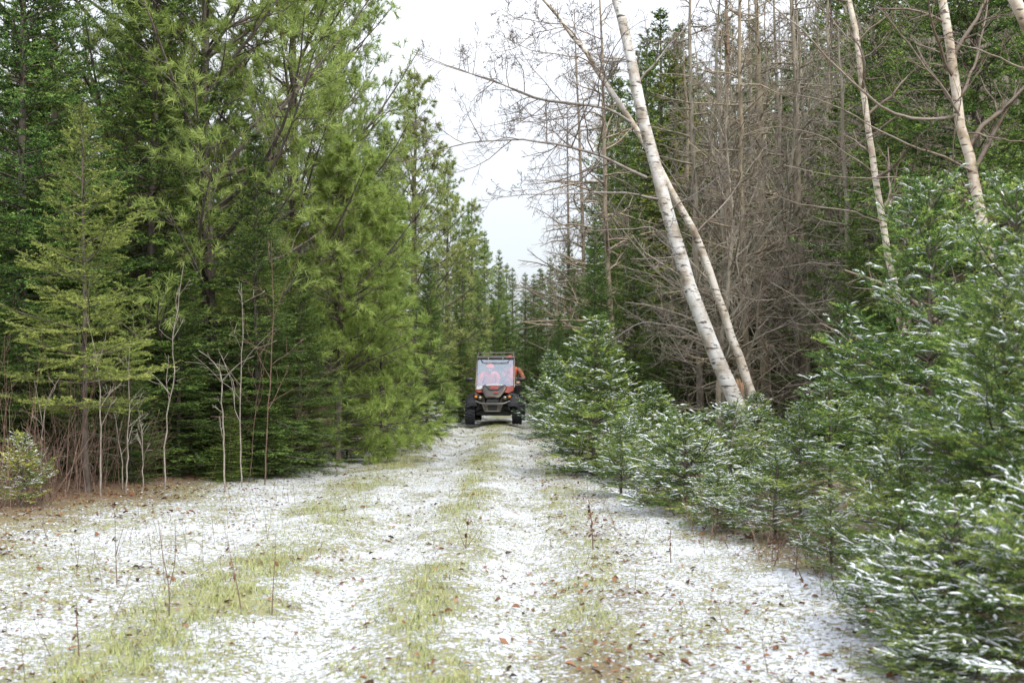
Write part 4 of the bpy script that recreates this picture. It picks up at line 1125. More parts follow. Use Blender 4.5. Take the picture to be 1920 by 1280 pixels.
# fine dry stems scattered in the snow
mb = MB()
n = 330
wx, wy = scatter(n, -4.6, 2.0, 6.2, 24, 1.4)
u = wx - trail_x(wy)
ok = (np.abs(u + 0.68) > 0.3) & (np.abs(u - 0.68) > 0.3) & ((wx < -1.8) | (rng.random(n) < 0.45))
wx, wy = wx[ok], wy[ok]; n = len(wx)
hh = rng.uniform(0.06, 0.30, n) * np.where(wx < -2, 1.25, 0.8)
dirs = np.column_stack([rng.normal(size=n) * 0.22, rng.normal(size=n) * 0.22, np.ones(n)])
t = np.linspace(0, 1, 5)
P = np.stack([np.column_stack([wx, wy, gz(wx, wy) - 0.01]) + dirs * (hh * s)[:, None] for s in t], 1) + rng.normal(size=(n, 5, 3)) * 0.006 * t[None, :, None]
rr = np.linspace(1, 0.4, 5)[None] * rng.uniform(0.0016, 0.003, n)[:, None]
mb.tubes(P, rr, 3)
Q, rq = spawn(rng, P, rr, 3, 0.4, 0.95, 40, 0.3, 3, up=0.2)
mb.tubes(Q, np.maximum(rq, 0.0009), 3)
tag(link('dry_weeds', mb.mesh('dry_weeds', M['brush'])), 'fine dry weed stems poking out of the snow', 'weeds', kind='stuff')

# single dead stalks that stand out
def stalk(label, pts, seed, leaves=0, forks=(), r0=0.0045):
    rng = np.random.default_rng(seed)
    py = pts[0][1]; d = EYE * FPX / (py - HY)
    st = MB()
    P = pixpath(pts, d, d, 12)
    P[0, 2] = float(gz(P[0, 0], d)) - 0.01
    st.tubes(P[None], np.linspace(r0, r0 * 0.4, 12)[None], 5)
    root = bare_root('dead_stalk', P[0], label, 'weed', 'dead stalks standing in the snow')
    part(root, 'stem', st, 'brush')
    for f in forks:
        fk = MB(); Q = pixpath(f, d, d - 0.05, 8); fk.tubes(Q[None], np.linspace(r0 * 0.7, r0 * 0.35, 8)[None], 4)
        part(root, 'fork', fk, 'brush')
    for i in range(leaves):
        t = 0.3 + 0.7 * (i + 0.5) / leaves
        p, _ = along(P[None], np.array([[t]])); p = p[0, 0]
        lm = MB(); a = rng.random() * 6.28; s = rng.uniform(0.022, 0.042)
        e = np.array([math.cos(a), math.sin(a), 0]); f2 = np.array([-math.sin(a), math.cos(a), 0.3])
        dn = np.array([0, 0, -1.0])
        lm.add([p, p + e * s * 0.4 + dn * s * 0.3 + f2 * s * 0.35, p + e * s * 0.9 + dn * s * 1.1, p + e * s * 0.3 + dn * s * 0.8 - f2 * s * 0.35, p + e * s * 0.75 + dn * s * 0.5],
               [[0, 1, 4], [1, 2, 4], [2, 3, 4], [3, 0, 4]], 0.35)
        part(root, 'withered_leaf', lm, leafm)
stalk('dead stalk with drooping withered leaves at the right side of the trail', [(1112, 1030), (1110, 985), (1106, 950), (1103, 935)], 1, 9, r0=0.006)
stalk('second withered stalk near the short fir with dark stems', [(1258, 1050), (1256, 1020), (1258, 990)], 2, 4, r0=0.005)
stalk('forked bare stalk shaped like a slingshot in the snow on the left', [(317, 1150), (318, 1096), (308, 1060), (301, 1010), (297, 975)], 3, 0, [[(318, 1096), (326, 1075), (330, 1030), (328, 975)]], r0=0.005)
stalk('tall straight dead stalk at the left edge of the yellow grass band', [(510, 1145), (513, 1080), (517, 1030), (516, 1000)], 4, 1)
stalk('dead stalk bearing one curled brown leaf in the yellow grass', [(452, 1140), (443, 1090), (432, 1040), (425, 1000)], 5, 2)
stalk('pair-branched dead stalk left of the slingshot-shaped one', [(219, 1090), (217, 1040), (216, 990), (215, 960)], 6, 1, [[(217, 1040), (225, 1010), (232, 985)]])
stalk('withered brown weed low in the bottom left corner', [(148, 1225), (146, 1190), (143, 1150), (144, 1130)], 7, 3)
stalk('thin dead stalks of grass in the middle strip of the trail', [(873, 1030), (875, 1000), (880, 965)], 8, 2, [[(873, 1028), (862, 1000), (850, 970)], [(873, 1028), (890, 1005), (905, 985)]], r0=0.004)

# broken stump and fallen log by the birches
rng = np.random.default_rng(71)
base = np.array([(1386 - HX) / FPX * 18.25, 18.25, 0.0]); base[2] = float(gz(base[0], base[1])) - 0.05
ang = np.arange(12) / 12 * 6.283
hts = 1.14 + 0.14 * rng.random(12) * (np.arange(12) % 2)
V_, T_3 = [], []
for lev, (h, rad) in enumerate([(0, 0.10), (0.5, 0.085), (1.05, 0.08)]):
    V_ += [[math.cos(a_) * rad, math.sin(a_) * rad, h] for a_ in ang]
V_ += [[math.cos(a_) * 0.08, math.sin(a_) * 0.08, hts[i]] for i, a_ in enumerate(ang)]
for lev in range(3):
    for j in range(12):
        k = (j + 1) % 12; o_ = lev * 12
        T_3 += [[o_ + j, o_ + k, o_ + 12 + k], [o_ + j, o_ + 12 + k, o_ + 12 + j]]
root = bare_root('broken_stump', base, 'broken birch stump with a splintered orange top beside the thick birch', 'stump')
link('bark', mesh_from('stump_bark', np.array(V_), np.array(T_3), M['deadwood']), root)
sp = MB()
for i in range(16):
    a_ = rng.random() * 6.28; q = rng.random() ** 0.5 * 0.065; h = 1.16 + rng.random() * 0.2
    sp.tubes(np.array([[[math.cos(a_) * q, math.sin(a_) * q, 1.05], [math.cos(a_) * q, math.sin(a_) * q, h * 0.97], [math.cos(a_) * q * 1.15, math.sin(a_) * q * 1.15, h]]]), np.array([[0.024, 0.020, 0.002]]), 4)
link('splintered_wood', sp.mesh('splinters', M['splinter']), root)
# ------------------------------------------------------------------ off-road vehicle
VX, VY = -0.42, 32.35
M['bronze'] = plain('bronze_paint', (0.155, 0.130, 0.108), 0.35, 0.35, 0.10, 6)
M['orange'] = plain('orange_plastic', (0.42, 0.085, 0.048), 0.35, 0.0, 0.12, 9)
M['white_patch'] = plain('plain_white', (0.72, 0.72, 0.74), 0.35, 0.0, 0.05, 9)
M['black'] = plain('black_plastic', (0.018, 0.018, 0.020), 0.5, 0.0, 0.3, 14)
M['tube'] = plain('grey_steel_tube', (0.15, 0.145, 0.14), 0.4, 0.6, 0.12, 10)
M['rubber'] = plain('tyre_rubber', (0.020, 0.021, 0.026), 0.8, 0.0, 0.35, 18)
M['rim'] = plain('dark_rim', (0.06, 0.06, 0.065), 0.35, 0.7)
M['amber'] = plain('amber_lens', (0.50, 0.19, 0.04), 0.15)
M['lamp_glass'] = plain('lamp_glass', (0.28, 0.25, 0.17), 0.08, 0.5)
M['seat'] = plain('seat_vinyl', (0.03, 0.03, 0.032), 0.6, 0.0, 0.2, 12)
M['blaze'] = plain('blaze_orange_cloth', (0.70, 0.11, 0.05), 0.9, 0.0, 0.18, 16)
M['camo'] = plain('rust_camouflage_cloth', (0.20, 0.075, 0.040), 0.9, 0.0, 0.65, 14)
M['skin'] = plain('skin', (0.52, 0.30, 0.22), 0.55, 0.0, 0.08, 20)
M['trousers'] = plain('dark_trousers', (0.045, 0.045, 0.040), 0.9, 0.0, 0.3, 14)
M['boot'] = plain('boot_leather', (0.035, 0.025, 0.02), 0.7)
M['clamp'] = plain('bare_metal', (0.62, 0.62, 0.62), 0.3, 0.8)

def windshield_mat():
    m, n, l, b = nodemat('windshield_plastic')
    out = n['Material Output']
    tr = n.new('ShaderNodeBsdfTransparent'); tr.inputs['Color'].default_value = (0.72, 0.77, 0.84, 1)
    gl = n.new('ShaderNodeBsdfGlossy'); gl.inputs['Roughness'].default_value = 0.04; gl.inputs['Color'].default_value = (0.88, 0.92, 1.0, 1)
    fr = n.new('ShaderNodeLayerWeight'); fr.inputs['Blend'].default_value = 0.35
    mr = n.new('ShaderNodeMapRange'); mr.inputs['To Min'].default_value = 0.13; mr.inputs['To Max'].default_value = 0.70
    mx = n.new('ShaderNodeMixShader')
    l.new(fr.outputs['Fresnel'], mr.inputs['Value']); l.new(mr.outputs['Result'], mx.inputs[0])
    l.new(tr.outputs[0], mx.inputs[1]); l.new(gl.outputs[0], mx.inputs[2]); l.new(mx.outputs[0], out.inputs['Surface'])
    return m
M['windshield'] = windshield_mat()

def bm_obj(name, bm, mat, parent, smooth=False, bevel=0.0):
    if bevel:
        bmesh.ops.bevel(bm, geom=bm.edges[:], offset=bevel, segments=2, affect='EDGES', clamp_overlap=True)
    bmesh.ops.recalc_face_normals(bm, faces=bm.faces[:])
    me = bpy.data.meshes.new(name); bm.to_mesh(me); bm.free()
    me.materials.append(M[mat] if isinstance(mat, str) else mat)
    if smooth:
        for p in me.polygons: p.use_smooth = True
    return link(name, me, parent)

def hexa(name, pts, mat, parent, bevel=0.012):
    """Eight corners: bottom four then top four."""
    bm = bmesh.new(); v = [bm.verts.new(p) for p in pts]
    for f in ((3, 2, 1, 0), (4, 5, 6, 7), (0, 1, 5, 4), (1, 2, 6, 5), (2, 3, 7, 6), (3, 0, 4, 7)):
        bm.faces.new([v[i] for i in f])
    return bm_obj(name, bm, mat, parent, bevel=bevel)

def box(name, x0, x1, y0, y1, z0, z1, mat, parent, bevel=0.015):
    return hexa(name, [(x0, y0, z0), (x1, y0, z0), (x1, y1, z0), (x0, y1, z0), (x0, y0, z1), (x1, y0, z1), (x1, y1, z1), (x0, y1, z1)], mat, parent, bevel)

def slab(name, outline, back, mat, parent, bevel=0.006):
    """Outline (list of points) thickened along the vector back."""
    bm = bmesh.new(); n = len(outline)
    a = [bm.verts.new(p) for p in outline]; b_ = [bm.verts.new(tuple(np.array(p) + np.array(back))) for p in outline]
    bm.faces.new(a); bm.faces.new(b_[::-1])
    for i in range(n):
        bm.faces.new([a[i], b_[i], b_[(i + 1) % n], a[(i + 1) % n]])
    return bm_obj(name, bm, mat, parent, bevel=bevel)

def tube(name, pts, r, mat, parent, sides=8, K=None):
    mb = MB(); P = resample(pts, K or max(8, 5 * len(pts)))
    mb.tubes(P[None], np.full((1, len(P)), r), sides)
    return link(name, mb.mesh(name, M[mat], True), parent)

def poly_tube(name, segs, r, mat, parent, sides=8):
    mb = MB()
    for s in segs:
        P = np.array(s, float)
        mb.tubes(P[None], np.full((1, len(P)), r), sides)
    return link(name, mb.mesh(name, M[mat], True), parent)

def lathe(name, prof, mat, parent, seg=24, axis='x', loc=(0, 0, 0)):
    """prof: (position along axis, radius)."""
    bm = bmesh.new(); rings = []
    for (h, r_) in prof:
        ring = []
        for i in range(seg):
            a_ = i / seg * 2 * math.pi
            c_, s_ = math.cos(a_) * r_, math.sin(a_) * r_
            ring.append(bm.verts.new({'x': (h, c_, s_), 'y': (c_, h, s_), 'z': (c_, s_, h)}[axis]))
        rings.append(ring)
    for a_, b_ in zip(rings[:-1], rings[1:]):
        for i in range(seg):
            bm.faces.new([a_[i], a_[(i + 1) % seg], b_[(i + 1) % seg], b_[i]])
    bm.faces.new(rings[0][::-1]); bm.faces.new(rings[-1])
    o = bm_obj(name, bm, mat, parent, True)
    o.location = loc
    return o

car = link('off_road_vehicle', None, loc=(VX, VY, float(gz(VX, VY)) + 0.005))
car.rotation_euler = (0, 0, R(-3))
tag(car, 'small open bronze and orange off-road vehicle with a clear windshield coming down the trail', 'vehicle')
# body
box('tub', -0.46, 0.46, -1.05, 1.25, 0.22, 0.58, 'black', car, 0.03)
hexa('cargo_bed', [(-0.60, 0.86, 0.66), (0.60, 0.86, 0.66), (0.60, 1.62, 0.66), (-0.60, 1.62, 0.66), (-0.62, 0.84, 0.98), (0.62, 0.84, 0.98), (0.62, 1.66, 0.98), (-0.62, 1.66, 0.98)], 'black', car)
hexa('dashboard', [(-0.47, -0.45, 0.70), (0.47, -0.45, 0.70), (0.47, -0.22, 0.70), (-0.47, -0.22, 0.70), (-0.47, -0.42, 0.95), (0.47, -0.42, 0.95), (0.46, -0.24, 0.93), (-0.46, -0.24, 0.93)], 'black', car)
def hood_pt(s, t):
    """s across -1..1, t from nose 0 to windshield 1."""
    yv = -1.40 + 0.98 * t
    hw = 0.23 + 0.27 * min(1, t * 1.8)
    z = 0.64 + 0.31 * t ** 0.75 + 0.035 * (1 - s * s) + 0.02 * math.sin(math.pi * t)
    return (s * hw, yv, z)
def hood_sheet(name, s0, s1, t0, t1, mat, lift=0.0, n=8, k=10, taper=0.0):
    bm = bmesh.new()
    g = []
    for j in range(k + 1):
        t = t0 + (t1 - t0) * j / k
        row = []
        for i in range(n + 1):
            f = i / n
            a0, a1 = (s0, s1) if not callable(s0) else (s0(t), s1(t))
            p = hood_pt(a0 + (a1 - a0) * f, t)
            row.append(bm.verts.new((p[0], p[1], p[2] + lift)))
        g.append(row)
    for j in range(k):
        for i in range(n):
            bm.faces.new([g[j][i], g[j][i + 1], g[j + 1][i + 1], g[j + 1][i]])
    r_ = bmesh.ops.solidify(bm, geom=bm.faces[:], thickness=0.02)
    return bm_obj(name, bm, mat, car, True)
hood = hood_sheet('hood', lambda t: -0.80 + 0.25 * t, lambda t: 0.80 - 0.25 * t, 0.0, 1.0, 'bronze', 0.012)
for sgn in (-1, 1):
    a_, b_ = (-1.0, -0.58) if sgn < 0 else (0.58, 1.0)
    hood_sheet('side_panel', a_, b_, 0.34, 1.0, 'orange', 0.0)
for sgn in (-1, 1):                                    # raised V-shaped ribs on the hood
    poly = [hood_pt(0.22 * sgn, 0.40), hood_pt(0.30 * sgn, 0.55), hood_pt(0.52 * sgn, 0.95)]
    o = tube('hood_rib', [(p[0], p[1], p[2] + 0.02) for p in poly], 0.014, 'black', hood)
o = tube('hood_rib', [(p[0], p[1], p[2] + 0.02) for p in (hood_pt(-0.22, 0.40), hood_pt(0, 0.40), hood_pt(0.22, 0.40))], 0.014, 'black', hood)
st = hood_sheet('white_patch', lambda t: -0.53 + 0.05 * t, lambda t: 0.50 - 0.08 * t, 0.80, 0.97, 'white_patch', 0.034); st.parent = hood  # white sheet laid over the rear of the hood
st = hood_sheet('orange_panel', lambda t: -0.20, lambda t: 0.24, 0.44, 0.78, 'orange', 0.030); st.parent = hood
st = hood_sheet('white_patch', lambda t: -0.96, lambda t: -0.60, 0.52, 0.98, 'white_patch', 0.020, 3); st.parent = hood
st = hood_sheet('orange_decal', lambda t: 0.05, lambda t: 0.40, 0.16, 0.26, 'orange', 0.034, 4, 3); st.parent = hood
# face
slab('grille', [(-0.13, -1.41, 0.645), (0.13, -1.41, 0.645), (0.175, -1.42, 0.56), (-0.175, -1.42, 0.56)], (0, 0.10, 0), 'black', car)
face = slab('front_fascia', [(-0.46, -1.20, 0.80), (-0.22, -1.34, 0.67), (-0.19, -1.36, 0.555), (0.19, -1.36, 0.555), (0.22, -1.34, 0.67), (0.46, -1.20, 0.80), (0.52, -1.16, 0.70), (0.26, -1.30, 0.52), (-0.26, -1.30, 0.52), (-0.52, -1.16, 0.70)], (0, 0.25, 0.0), 'bronze', car, 0.0)
for sgn in (-1, 1):
    hl = slab('headlight', [(sgn * 0.23, -1.385, 0.67), (sgn * 0.34, -1.32, 0.745), (sgn * 0.50, -1.24, 0.755), (sgn * 0.53, -1.22, 0.71), (sgn * 0.40, -1.29, 0.635), (sgn * 0.26, -1.37, 0.600)], (0, 0.10, 0), 'black', car, 0.008)
    lathe('amber_lens', [(-0.03, 0.012), (-0.022, 0.034), (0.0, 0.040), (0.05, 0.040)], 'amber', hl, 16, 'y', (sgn * 0.425, -1.305, 0.703))
    lathe('reflector', [(-0.03, 0.012), (-0.022, 0.036), (0.0, 0.044), (0.05, 0.044)], 'lamp_glass', hl, 16, 'y', (sgn * 0.315, -1.365, 0.677))
bmp = poly_tube('bumper', [[(-0.60, -1.22, 0.66), (-0.30, -1.42, 0.545), (-0.24, -1.44, 0.535), (0.24, -1.44, 0.535), (0.30, -1.42, 0.545), (0.60, -1.22, 0.66)],
                           [(-0.26, -1.43, 0.54), (-0.185, -1.40, 0.345)], [(0.26, -1.43, 0.54), (0.185, -1.40, 0.345)], [(-0.19, -1.40, 0.345), (0.19, -1.40, 0.345)]], 0.019, 'tube', car)
slab('bash_plate', [(-0.23, -1.39, 0.525), (0.23, -1.39, 0.525), (0.165, -1.37, 0.355), (-0.165, -1.37, 0.355)], (0, 0.05, 0), 'bronze', bmp, 0.004)
slab('bash_dark_panel', [(-0.13, -1.395, 0.50), (0.13, -1.395, 0.50), (0.11, -1.38, 0.365), (-0.11, -1.38, 0.365)], (0, 0.02, 0), 'black', bmp, 0.002)  # black panel stands in for the shaded recess of the plate
# fenders, cage, windshield
for sgn in (-1, 1):
    arch = []
    for j in range(9):
        a_ = math.pi * (0.08 + 0.84 * j / 8)
        arch.append((-1.02 - 0.40 * math.cos(a_), 0.36 + 0.42 * math.sin(a_)))
    bm = bmesh.new(); rows = []
    for (yy, zz) in arch:
        rows.append([bm.verts.new((sgn * x_, yy, zz + dz)) for x_, dz in ((0.40, 0.0), (0.55, 0.01), (0.66, -0.03))])
    for j in range(8):
        for i in range(2):
            bm.faces.new([rows[j][i], rows[j][i + 1], rows[j + 1][i + 1], rows[j + 1][i]])
    bmesh.ops.solidify(bm, geom=bm.faces[:], thickness=0.015)
    bm_obj('fender', bm, 'black', car, True)
cage = poly_tube('roll_cage', [[(s_ * 0.50, -0.44, 0.93), (s_ * 0.485, -0.10, 1.66), (s_ * 0.47, 0.10, 1.70), (s_ * 0.47, 0.80, 1.72), (s_ * 0.52, 0.98, 1.55), (s_ * 0.54, 1.05, 0.80)] for s_ in (-1, 1)] +
                 [[(-0.485, -0.10, 1.66), (0.485, -0.10, 1.66)], [(-0.47, 0.80, 1.72), (0.47, 0.80, 1.72)], [(-0.53, 1.02, 1.15), (0.53, 1.02, 1.15)],
                  [(0.50, -0.40, 0.98), (0.60, -0.30, 0.98), (0.63, 0.1, 0.98), (0.60, 0.6, 0.95), (0.50, 0.8, 0.9)], [(-0.50, -0.40, 0.98), (-0.60, -0.30, 0.98), (-0.63, 0.1, 0.98), (-0.60, 0.6, 0.95), (-0.50, 0.8, 0.9)]], 0.021, 'bronze', car)
rack = poly_tube('roof_rack', [[(-0.485, -0.13, 1.70), (0.485, -0.13, 1.70)], [(-0.46, 0.55, 1.83), (0.46, 0.55, 1.83)], [(-0.48, -0.13, 1.70), (-0.46, -0.02, 1.83), (-0.46, 0.55, 1.83)], [(0.48, -0.13, 1.70), (0.46, -0.02, 1.83), (0.46, 0.55, 1.83)],
                               [(-0.46, 0.55, 1.83), (-0.46, 0.62, 1.72)], [(0.46, 0.55, 1.83), (0.46, 0.62, 1.72)], [(-0.46, 0.2, 1.74), (0.46, 0.2, 1.74)]], 0.014, 'tube', car)
box('rack_rail', -0.47, 0.47, -0.155, -0.12, 1.655, 1.695, 'black', rack, 0.005)
for x_ in (-0.19, 0.19):
    box('clamp', x_ - 0.012, x_ + 0.012, -0.172, -0.150, 1.66, 1.70, 'clamp', rack, 0.003)
ws = slab('windshield', [(-0.472, -0.452, 0.965), (0.472, -0.452, 0.965), (0.462, -0.140, 1.645), (-0.462, -0.140, 1.645)], (0, 0.005, 0.0), 'windshield', car, 0.0)
tube('grab_bar', [(-0.38, -0.175, 1.64), (-0.35, -0.20, 1.585), (-0.30, -0.21, 1.57), (0.28, -0.21, 1.57), (0.33, -0.20, 1.585), (0.36, -0.175, 1.64)], 0.008, 'black', ws)
for sgn in (-1, 1):
    mr = lathe('mirror', [(-0.10, 0.03), (-0.08, 0.06), (0.0, 0.07), (0.08, 0.055), (0.10, 0.02)], 'black', car, 14, 'x', (sgn * 0.68, -0.28, 1.13))
    mr.scale = (1, 0.6, 0.8)
    tube('mirror_arm', [(sgn * 0.50, -0.36, 1.08), (sgn * 0.62, -0.30, 1.10)], 0.012, 'black', car)
# seats, wheel
for x_, zo in ((-0.24, 0.0), (0.27, 0.10)):
    s_ = box('seat', x_ - 0.20, x_ + 0.20, 0.12, 0.60, 0.56, 0.68 + zo, 'seat', car, 0.04)
    hexa('backrest', [(x_ - 0.20, 0.55, 0.66 + zo), (x_ + 0.20, 0.55, 0.66 + zo), (x_ + 0.20, 0.66, 0.66 + zo), (x_ - 0.20, 0.66, 0.66 + zo), (x_ - 0.18, 0.68, 1.22 + zo), (x_ + 0.18, 0.68, 1.22 + zo), (x_ + 0.18, 0.78, 1.22 + zo), (x_ - 0.18, 0.78, 1.22 + zo)], 'seat', s_, 0.03)
mb = MB(); a_ = np.linspace(0, 2 * np.pi, 25)
ring = np.column_stack([0.27 + 0.16 * np.cos(a_), -0.12 - 0.05 * np.sin(a_), 1.05 + 0.15 * np.sin(a_)])
mb.tubes(ring[None], np.full((1, 25), 0.014), 7); mb.tubes(np.array([[[0.27, -0.12, 1.05], [0.27, -0.30, 0.88]]]), np.full((1, 2), 0.02), 7)
for q in (0.5, 2.6, 4.7):
    mb.tubes(np.array([[[0.27, -0.12, 1.05], [0.27 + 0.16 * math.cos(q), -0.12 - 0.05 * math.sin(q), 1.05 + 0.15 * math.sin(q)]]]), np.full((1, 2), 0.010), 5)
link('steering_wheel', mb.mesh('steering_wheel', M['black'], True), car)
# wheels
def wheel(x_, y_, steer=0.0):
    sgn = 1 if x_ > 0 else -1
    w_ = link('wheel', None, car, (x_, y_, 0.325)); w_.empty_display_size = 0.1
    w_.rotation_euler = (0, 0, steer)
    ty = lathe('tyre', [(-0.10, 0.17), (-0.125, 0.22), (-0.125, 0.28), (-0.10, 0.305), (-0.04, 0.312), (0.04, 0.312), (0.10, 0.305), (0.125, 0.28), (0.125, 0.22), (0.10, 0.17)], 'rubber', w_, 32)
    bm = ty.data
    tb = bmesh.new(); tb.from_mesh(bm)
    for i in range(24):
        a_ = i / 24 * 2 * math.pi
        for x0, sk in ((-0.085, 0.06), (0.0, 0.0), (0.085, -0.06)):
            a2 = a_ + (0.13 if x0 == 0 else 0) + sk
            cs, sn = math.cos(a2), math.sin(a2)
            vv = []
            for rr_ in (0.295, 0.328):
                for dx, dt in ((-0.034, -0.022), (0.034, -0.022), (0.034, 0.022), (-0.034, 0.022)):
                    vv.append(tb.verts.new((x0 + dx, cs * rr_ - sn * dt, sn * rr_ + cs * dt)))
            for f in ((4, 5, 6, 7), (0, 1, 5, 4), (1, 2, 6, 5), (2, 3, 7, 6), (3, 0, 4, 7)):
                tb.faces.new([vv[k] for k in f])
    bmesh.ops.recalc_face_normals(tb, faces=tb.faces[:])
    tb.to_mesh(bm); tb.free()
    lathe('rim', [(-0.09, 0.175), (-0.085, 0.165), (-0.02, 0.15), (0.03 , 0.06), (0.06, 0.03)] if sgn < 0 else [(-0.06, 0.03), (-0.03, 0.06), (0.02, 0.15), (0.085, 0.165), (0.09, 0.175)], 'rim', w_, 20)
for x_ in (-0.60, 0.60):
    wheel(x_, -1.02, R(4)); wheel(x_, 1.08)
for sgn in (-1, 1):
    poly_tube('suspension_arm', [[(sgn * 0.18, -1.15, 0.40), (sgn * 0.48, -1.02, 0.30), (sgn * 0.18, -0.90, 0.40)], [(sgn * 0.20, -1.12, 0.52), (sgn * 0.47, -1.02, 0.42), (sgn * 0.20, -0.92, 0.52)]], 0.014, 'black', car)
    tube('shock_absorber', [(sgn * 0.26, -1.05, 0.72), (sgn * 0.43, -1.03, 0.36)], 0.026, 'tube', car)
    poly_tube('suspension_arm', [[(sgn * 0.15, 1.20, 0.40), (sgn * 0.48, 1.08, 0.30), (sgn * 0.15, 0.95, 0.40)]], 0.016, 'black', car)
for y_ in (-1.02, 1.08):
    poly_tube('axle', [[(-0.5, y_, 0.33), (0.5, y_, 0.33)]], 0.02, 'black', car)

# ------------------------------------------------------------------ the two riders
def person(label, J, E, cloth, hat_col, head, look=(0, -1, -0.1), origin=(0, 0, 0)):
    """J: joint -> (position, radius, what it wears); E: bones. Positions in the vehicle's frame."""
    root = link('person', None, loc=(0, 0, 0)); root.empty_display_size = 0.2
    root.matrix_world = car_matrix
    tag(root, label, 'person')
    names = list(J)
    me = bpy.data.meshes.new('body_bones')
    me.from_pydata([J[k][0] for k in names], [(names.index(a_), names.index(b_)) for a_, b_ in E], [])
    tmp = link('body_bones', me)
    tmp.modifiers.new('skin', 'SKIN').use_smooth_shade = True
    for i, k in enumerate(names):
        sv = me.skin_vertices[0].data[i]
        sv.radius = (J[k][1], J[k][1]) if not isinstance(J[k][1], tuple) else J[k][1]
        sv.use_root = (k == 'pelvis')
    ss = tmp.modifiers.new('sub', 'SUBSURF'); ss.levels = ss.render_levels = 2
    dg = bpy.context.evaluated_depsgraph_get(); dg.update()
    body = bpy.data.meshes.new_from_object(tmp.evaluated_get(dg))
    bpy.data.objects.remove(tmp)
    body.name = 'body'
    body.materials.clear()
    keys = list(cloth)
    for k in keys: body.materials.append(M[cloth[k]])
    jp = np.array([J[k][0] for k in names]); wear = [keys.index(J[k][2]) for k in names]
    rad = np.array([J[k][1] if not isinstance(J[k][1], tuple) else max(J[k][1]) for k in names])
    for p in body.polygons:
        dd = np.linalg.norm(jp - np.array(p.center), axis=1) - rad * 0.9
        p.material_index = wear[int(np.argmin(dd))]
        p.use_smooth = True
    link('body', body, root)
    # knitted cap with a turned-up band
    hx, hy, hz = head
    cap = lathe('cap', [(0.0, 0.112), (0.012, 0.118), (0.045, 0.117), (0.05, 0.110), (0.085, 0.100), (0.115, 0.075), (0.135, 0.040), (0.142, 0.008)], 'blaze', root, 20, 'z', (hx, hy + 0.01, hz + 0.015))
    lk = Vector(look).normalized()
    for sgn in (-1, 1):
        bm = bmesh.new(); bmesh.ops.create_icosphere(bm, subdivisions=1, radius=0.012)
        for v in bm.verts: v.co += Vector((hx + sgn * 0.035, hy - 0.093, hz - 0.008))
        bm_obj('eye', bm, 'black', root, True)
    slab('mouth', [(hx - 0.026, hy - 0.096, hz - 0.070), (hx + 0.026, hy - 0.096, hz - 0.070), (hx + 0.018, hy - 0.094, hz - 0.080), (hx - 0.018, hy - 0.094, hz - 0.080)], (0, 0.012, 0), 'splinter', root, 0.0)
    return root

def hand(J, E, wrist, p, d, side, wear='skin'):
    """Palm and five curled fingers at p, pointing along d; side = direction of the thumb."""
    p = np.array(p, float); d = norm(np.array(d, float)); s = norm(np.array(side, float)); dn = norm(np.cross(d, s))
    J[wrist + 'palm'] = (tuple(p + d * 0.05), (0.038, 0.022), wear); E.append((wrist, wrist + 'palm'))
    for i, (off, ln) in enumerate(((0.030, 0.070), (0.010, 0.078), (-0.010, 0.072), (-0.030, 0.058))):
        b_ = p + d * 0.09 + s * off
        k1, k2, k3 = [f'{wrist}f{i}{q}' for q in 'abc']
        J[k1] = (tuple(b_), 0.010, wear); J[k2] = (tuple(b_ + d * ln * 0.5 + dn * 0.022), 0.009, wear); J[k3] = (tuple(b_ + d * ln * 0.35 + dn * 0.055), 0.008, wear)
        E += [(wrist + 'palm', k1), (k1, k2), (k2, k3)]
    t1, t2 = wrist + 'ta', wrist + 'tb'
    J[t1] = (tuple(p + d * 0.045 + s * 0.045), 0.011, wear); J[t2] = (tuple(p + d * 0.075 + s * 0.055 + dn * 0.035), 0.009, wear)
    E += [(wrist + 'palm', t1), (t1, t2)]

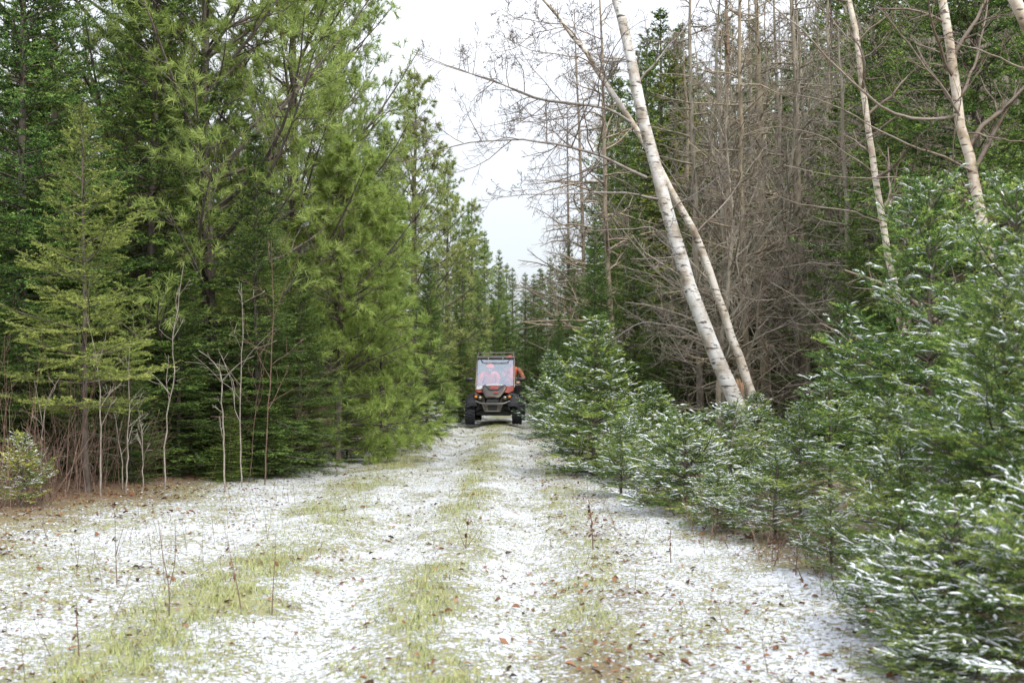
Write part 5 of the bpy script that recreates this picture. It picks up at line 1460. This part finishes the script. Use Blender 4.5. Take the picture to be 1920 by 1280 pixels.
def seated(hip, lean, head, hands, knees, wear_arm):
    hx, hy, hz = hip; lx = lean
    J = dict(pelvis=((hx, hy, hz), (0.155, 0.12), 'legs'), waist=((hx + lx * 0.3, hy + 0.03, hz + 0.16), (0.145, 0.115), 'coat'),
             chest=((hx + lx * 0.75, hy + 0.04, hz + 0.36), (0.175, 0.125), 'coat'), collar=((hx + lx, hy + 0.02, hz + 0.50), (0.10, 0.085), 'coat'),
             neck=((hx + lx * 0.6 + head[0] * 0.4 - hx * 0.4 + hx * 0.4 - hx * 0.0 if False else (hx + lx + head[0]) / 2, hy - 0.0, head[2] - 0.14), 0.055, 'skin'),
             jaw=((head[0], head[1] - 0.02, head[2] - 0.06), (0.068, 0.078), 'skin'), skull=((head[0], head[1], head[2] + 0.02), (0.078, 0.095), 'skin'), crown=((head[0], head[1] + 0.01, head[2] + 0.08), (0.065, 0.075), 'skin'),
             nose=((head[0], head[1] - 0.112, head[2] - 0.032), 0.014, 'skin'))
    E = [('pelvis', 'waist'), ('waist', 'chest'), ('chest', 'collar'), ('collar', 'neck'), ('neck', 'jaw'), ('jaw', 'skull'), ('skull', 'crown'), ('jaw', 'nose')]
    for nm, sgn in (('l', -1), ('r', 1)):
        sh = np.array([hx + lx + sgn * 0.20, hy + 0.03, hz + 0.45])
        wr = np.array(hands[nm][0]); el = np.array(hands[nm][1])
        J[nm + 'shoulder'] = (tuple(sh), 0.080, wear_arm); J[nm + 'elbow'] = (tuple(el), 0.060, wear_arm); J[nm + 'wrist'] = (tuple(wr), 0.042, wear_arm)
        E += [('collar', nm + 'shoulder'), (nm + 'shoulder', nm + 'elbow'), (nm + 'elbow', nm + 'wrist')]
        hand(J, E, nm + 'wrist', wr, wr - el, (-sgn, 0, 0.3))
        hp = (hx + sgn * 0.10, hy - 0.04, hz - 0.02); kn = knees[nm]
        an = (kn[0], kn[1] - 0.12, 0.62)
        J[nm + 'hip'] = (hp, 0.095, 'legs'); J[nm + 'knee'] = (kn, 0.070, 'legs'); J[nm + 'ankle'] = (an, 0.050, 'legs'); J[nm + 'toe'] = ((an[0], an[1] - 0.13, 0.61), 0.042, 'boots')
        E += [('pelvis', nm + 'hip'), (nm + 'hip', nm + 'knee'), (nm + 'knee', nm + 'ankle'), (nm + 'ankle', nm + 'toe')]
    return J, E

bpy.context.view_layer.update()
car_matrix = car.matrix_world.copy()
J, E = seated((-0.20, 0.40, 0.80), 0.0, (-0.19, 0.36, 1.40), dict(l=((-0.38, 0.02, 0.98), (-0.47, 0.28, 1.02)), r=((-0.05, 0.02, 0.98), (0.06, 0.26, 1.02))), dict(l=(-0.32, -0.02, 0.86), r=(-0.10, -0.02, 0.86)), 'coat')
person('passenger in blaze orange cap and vest sitting behind the windshield', J, E, dict(skin='skin', coat='blaze', legs='trousers', boots='boot'), 'blaze', (-0.19, 0.36, 1.40))
J, E = seated((0.30, 0.40, 0.90), 0.10, (0.35, 0.34, 1.61), dict(l=((0.20, 0.02, 1.12), (0.14, 0.28, 1.10)), r=((0.62, -0.02, 1.08), (0.72, 0.26, 1.14))), dict(l=(0.18, -0.02, 0.92), r=(0.40, -0.02, 0.92)), 'arm')
person('driver in orange cap and rust camouflage sleeves, head above the windshield, elbow out', J, E, dict(skin='skin', coat='blaze', legs='trousers', boots='boot', arm='camo'), 'blaze', (0.35, 0.34, 1.61))
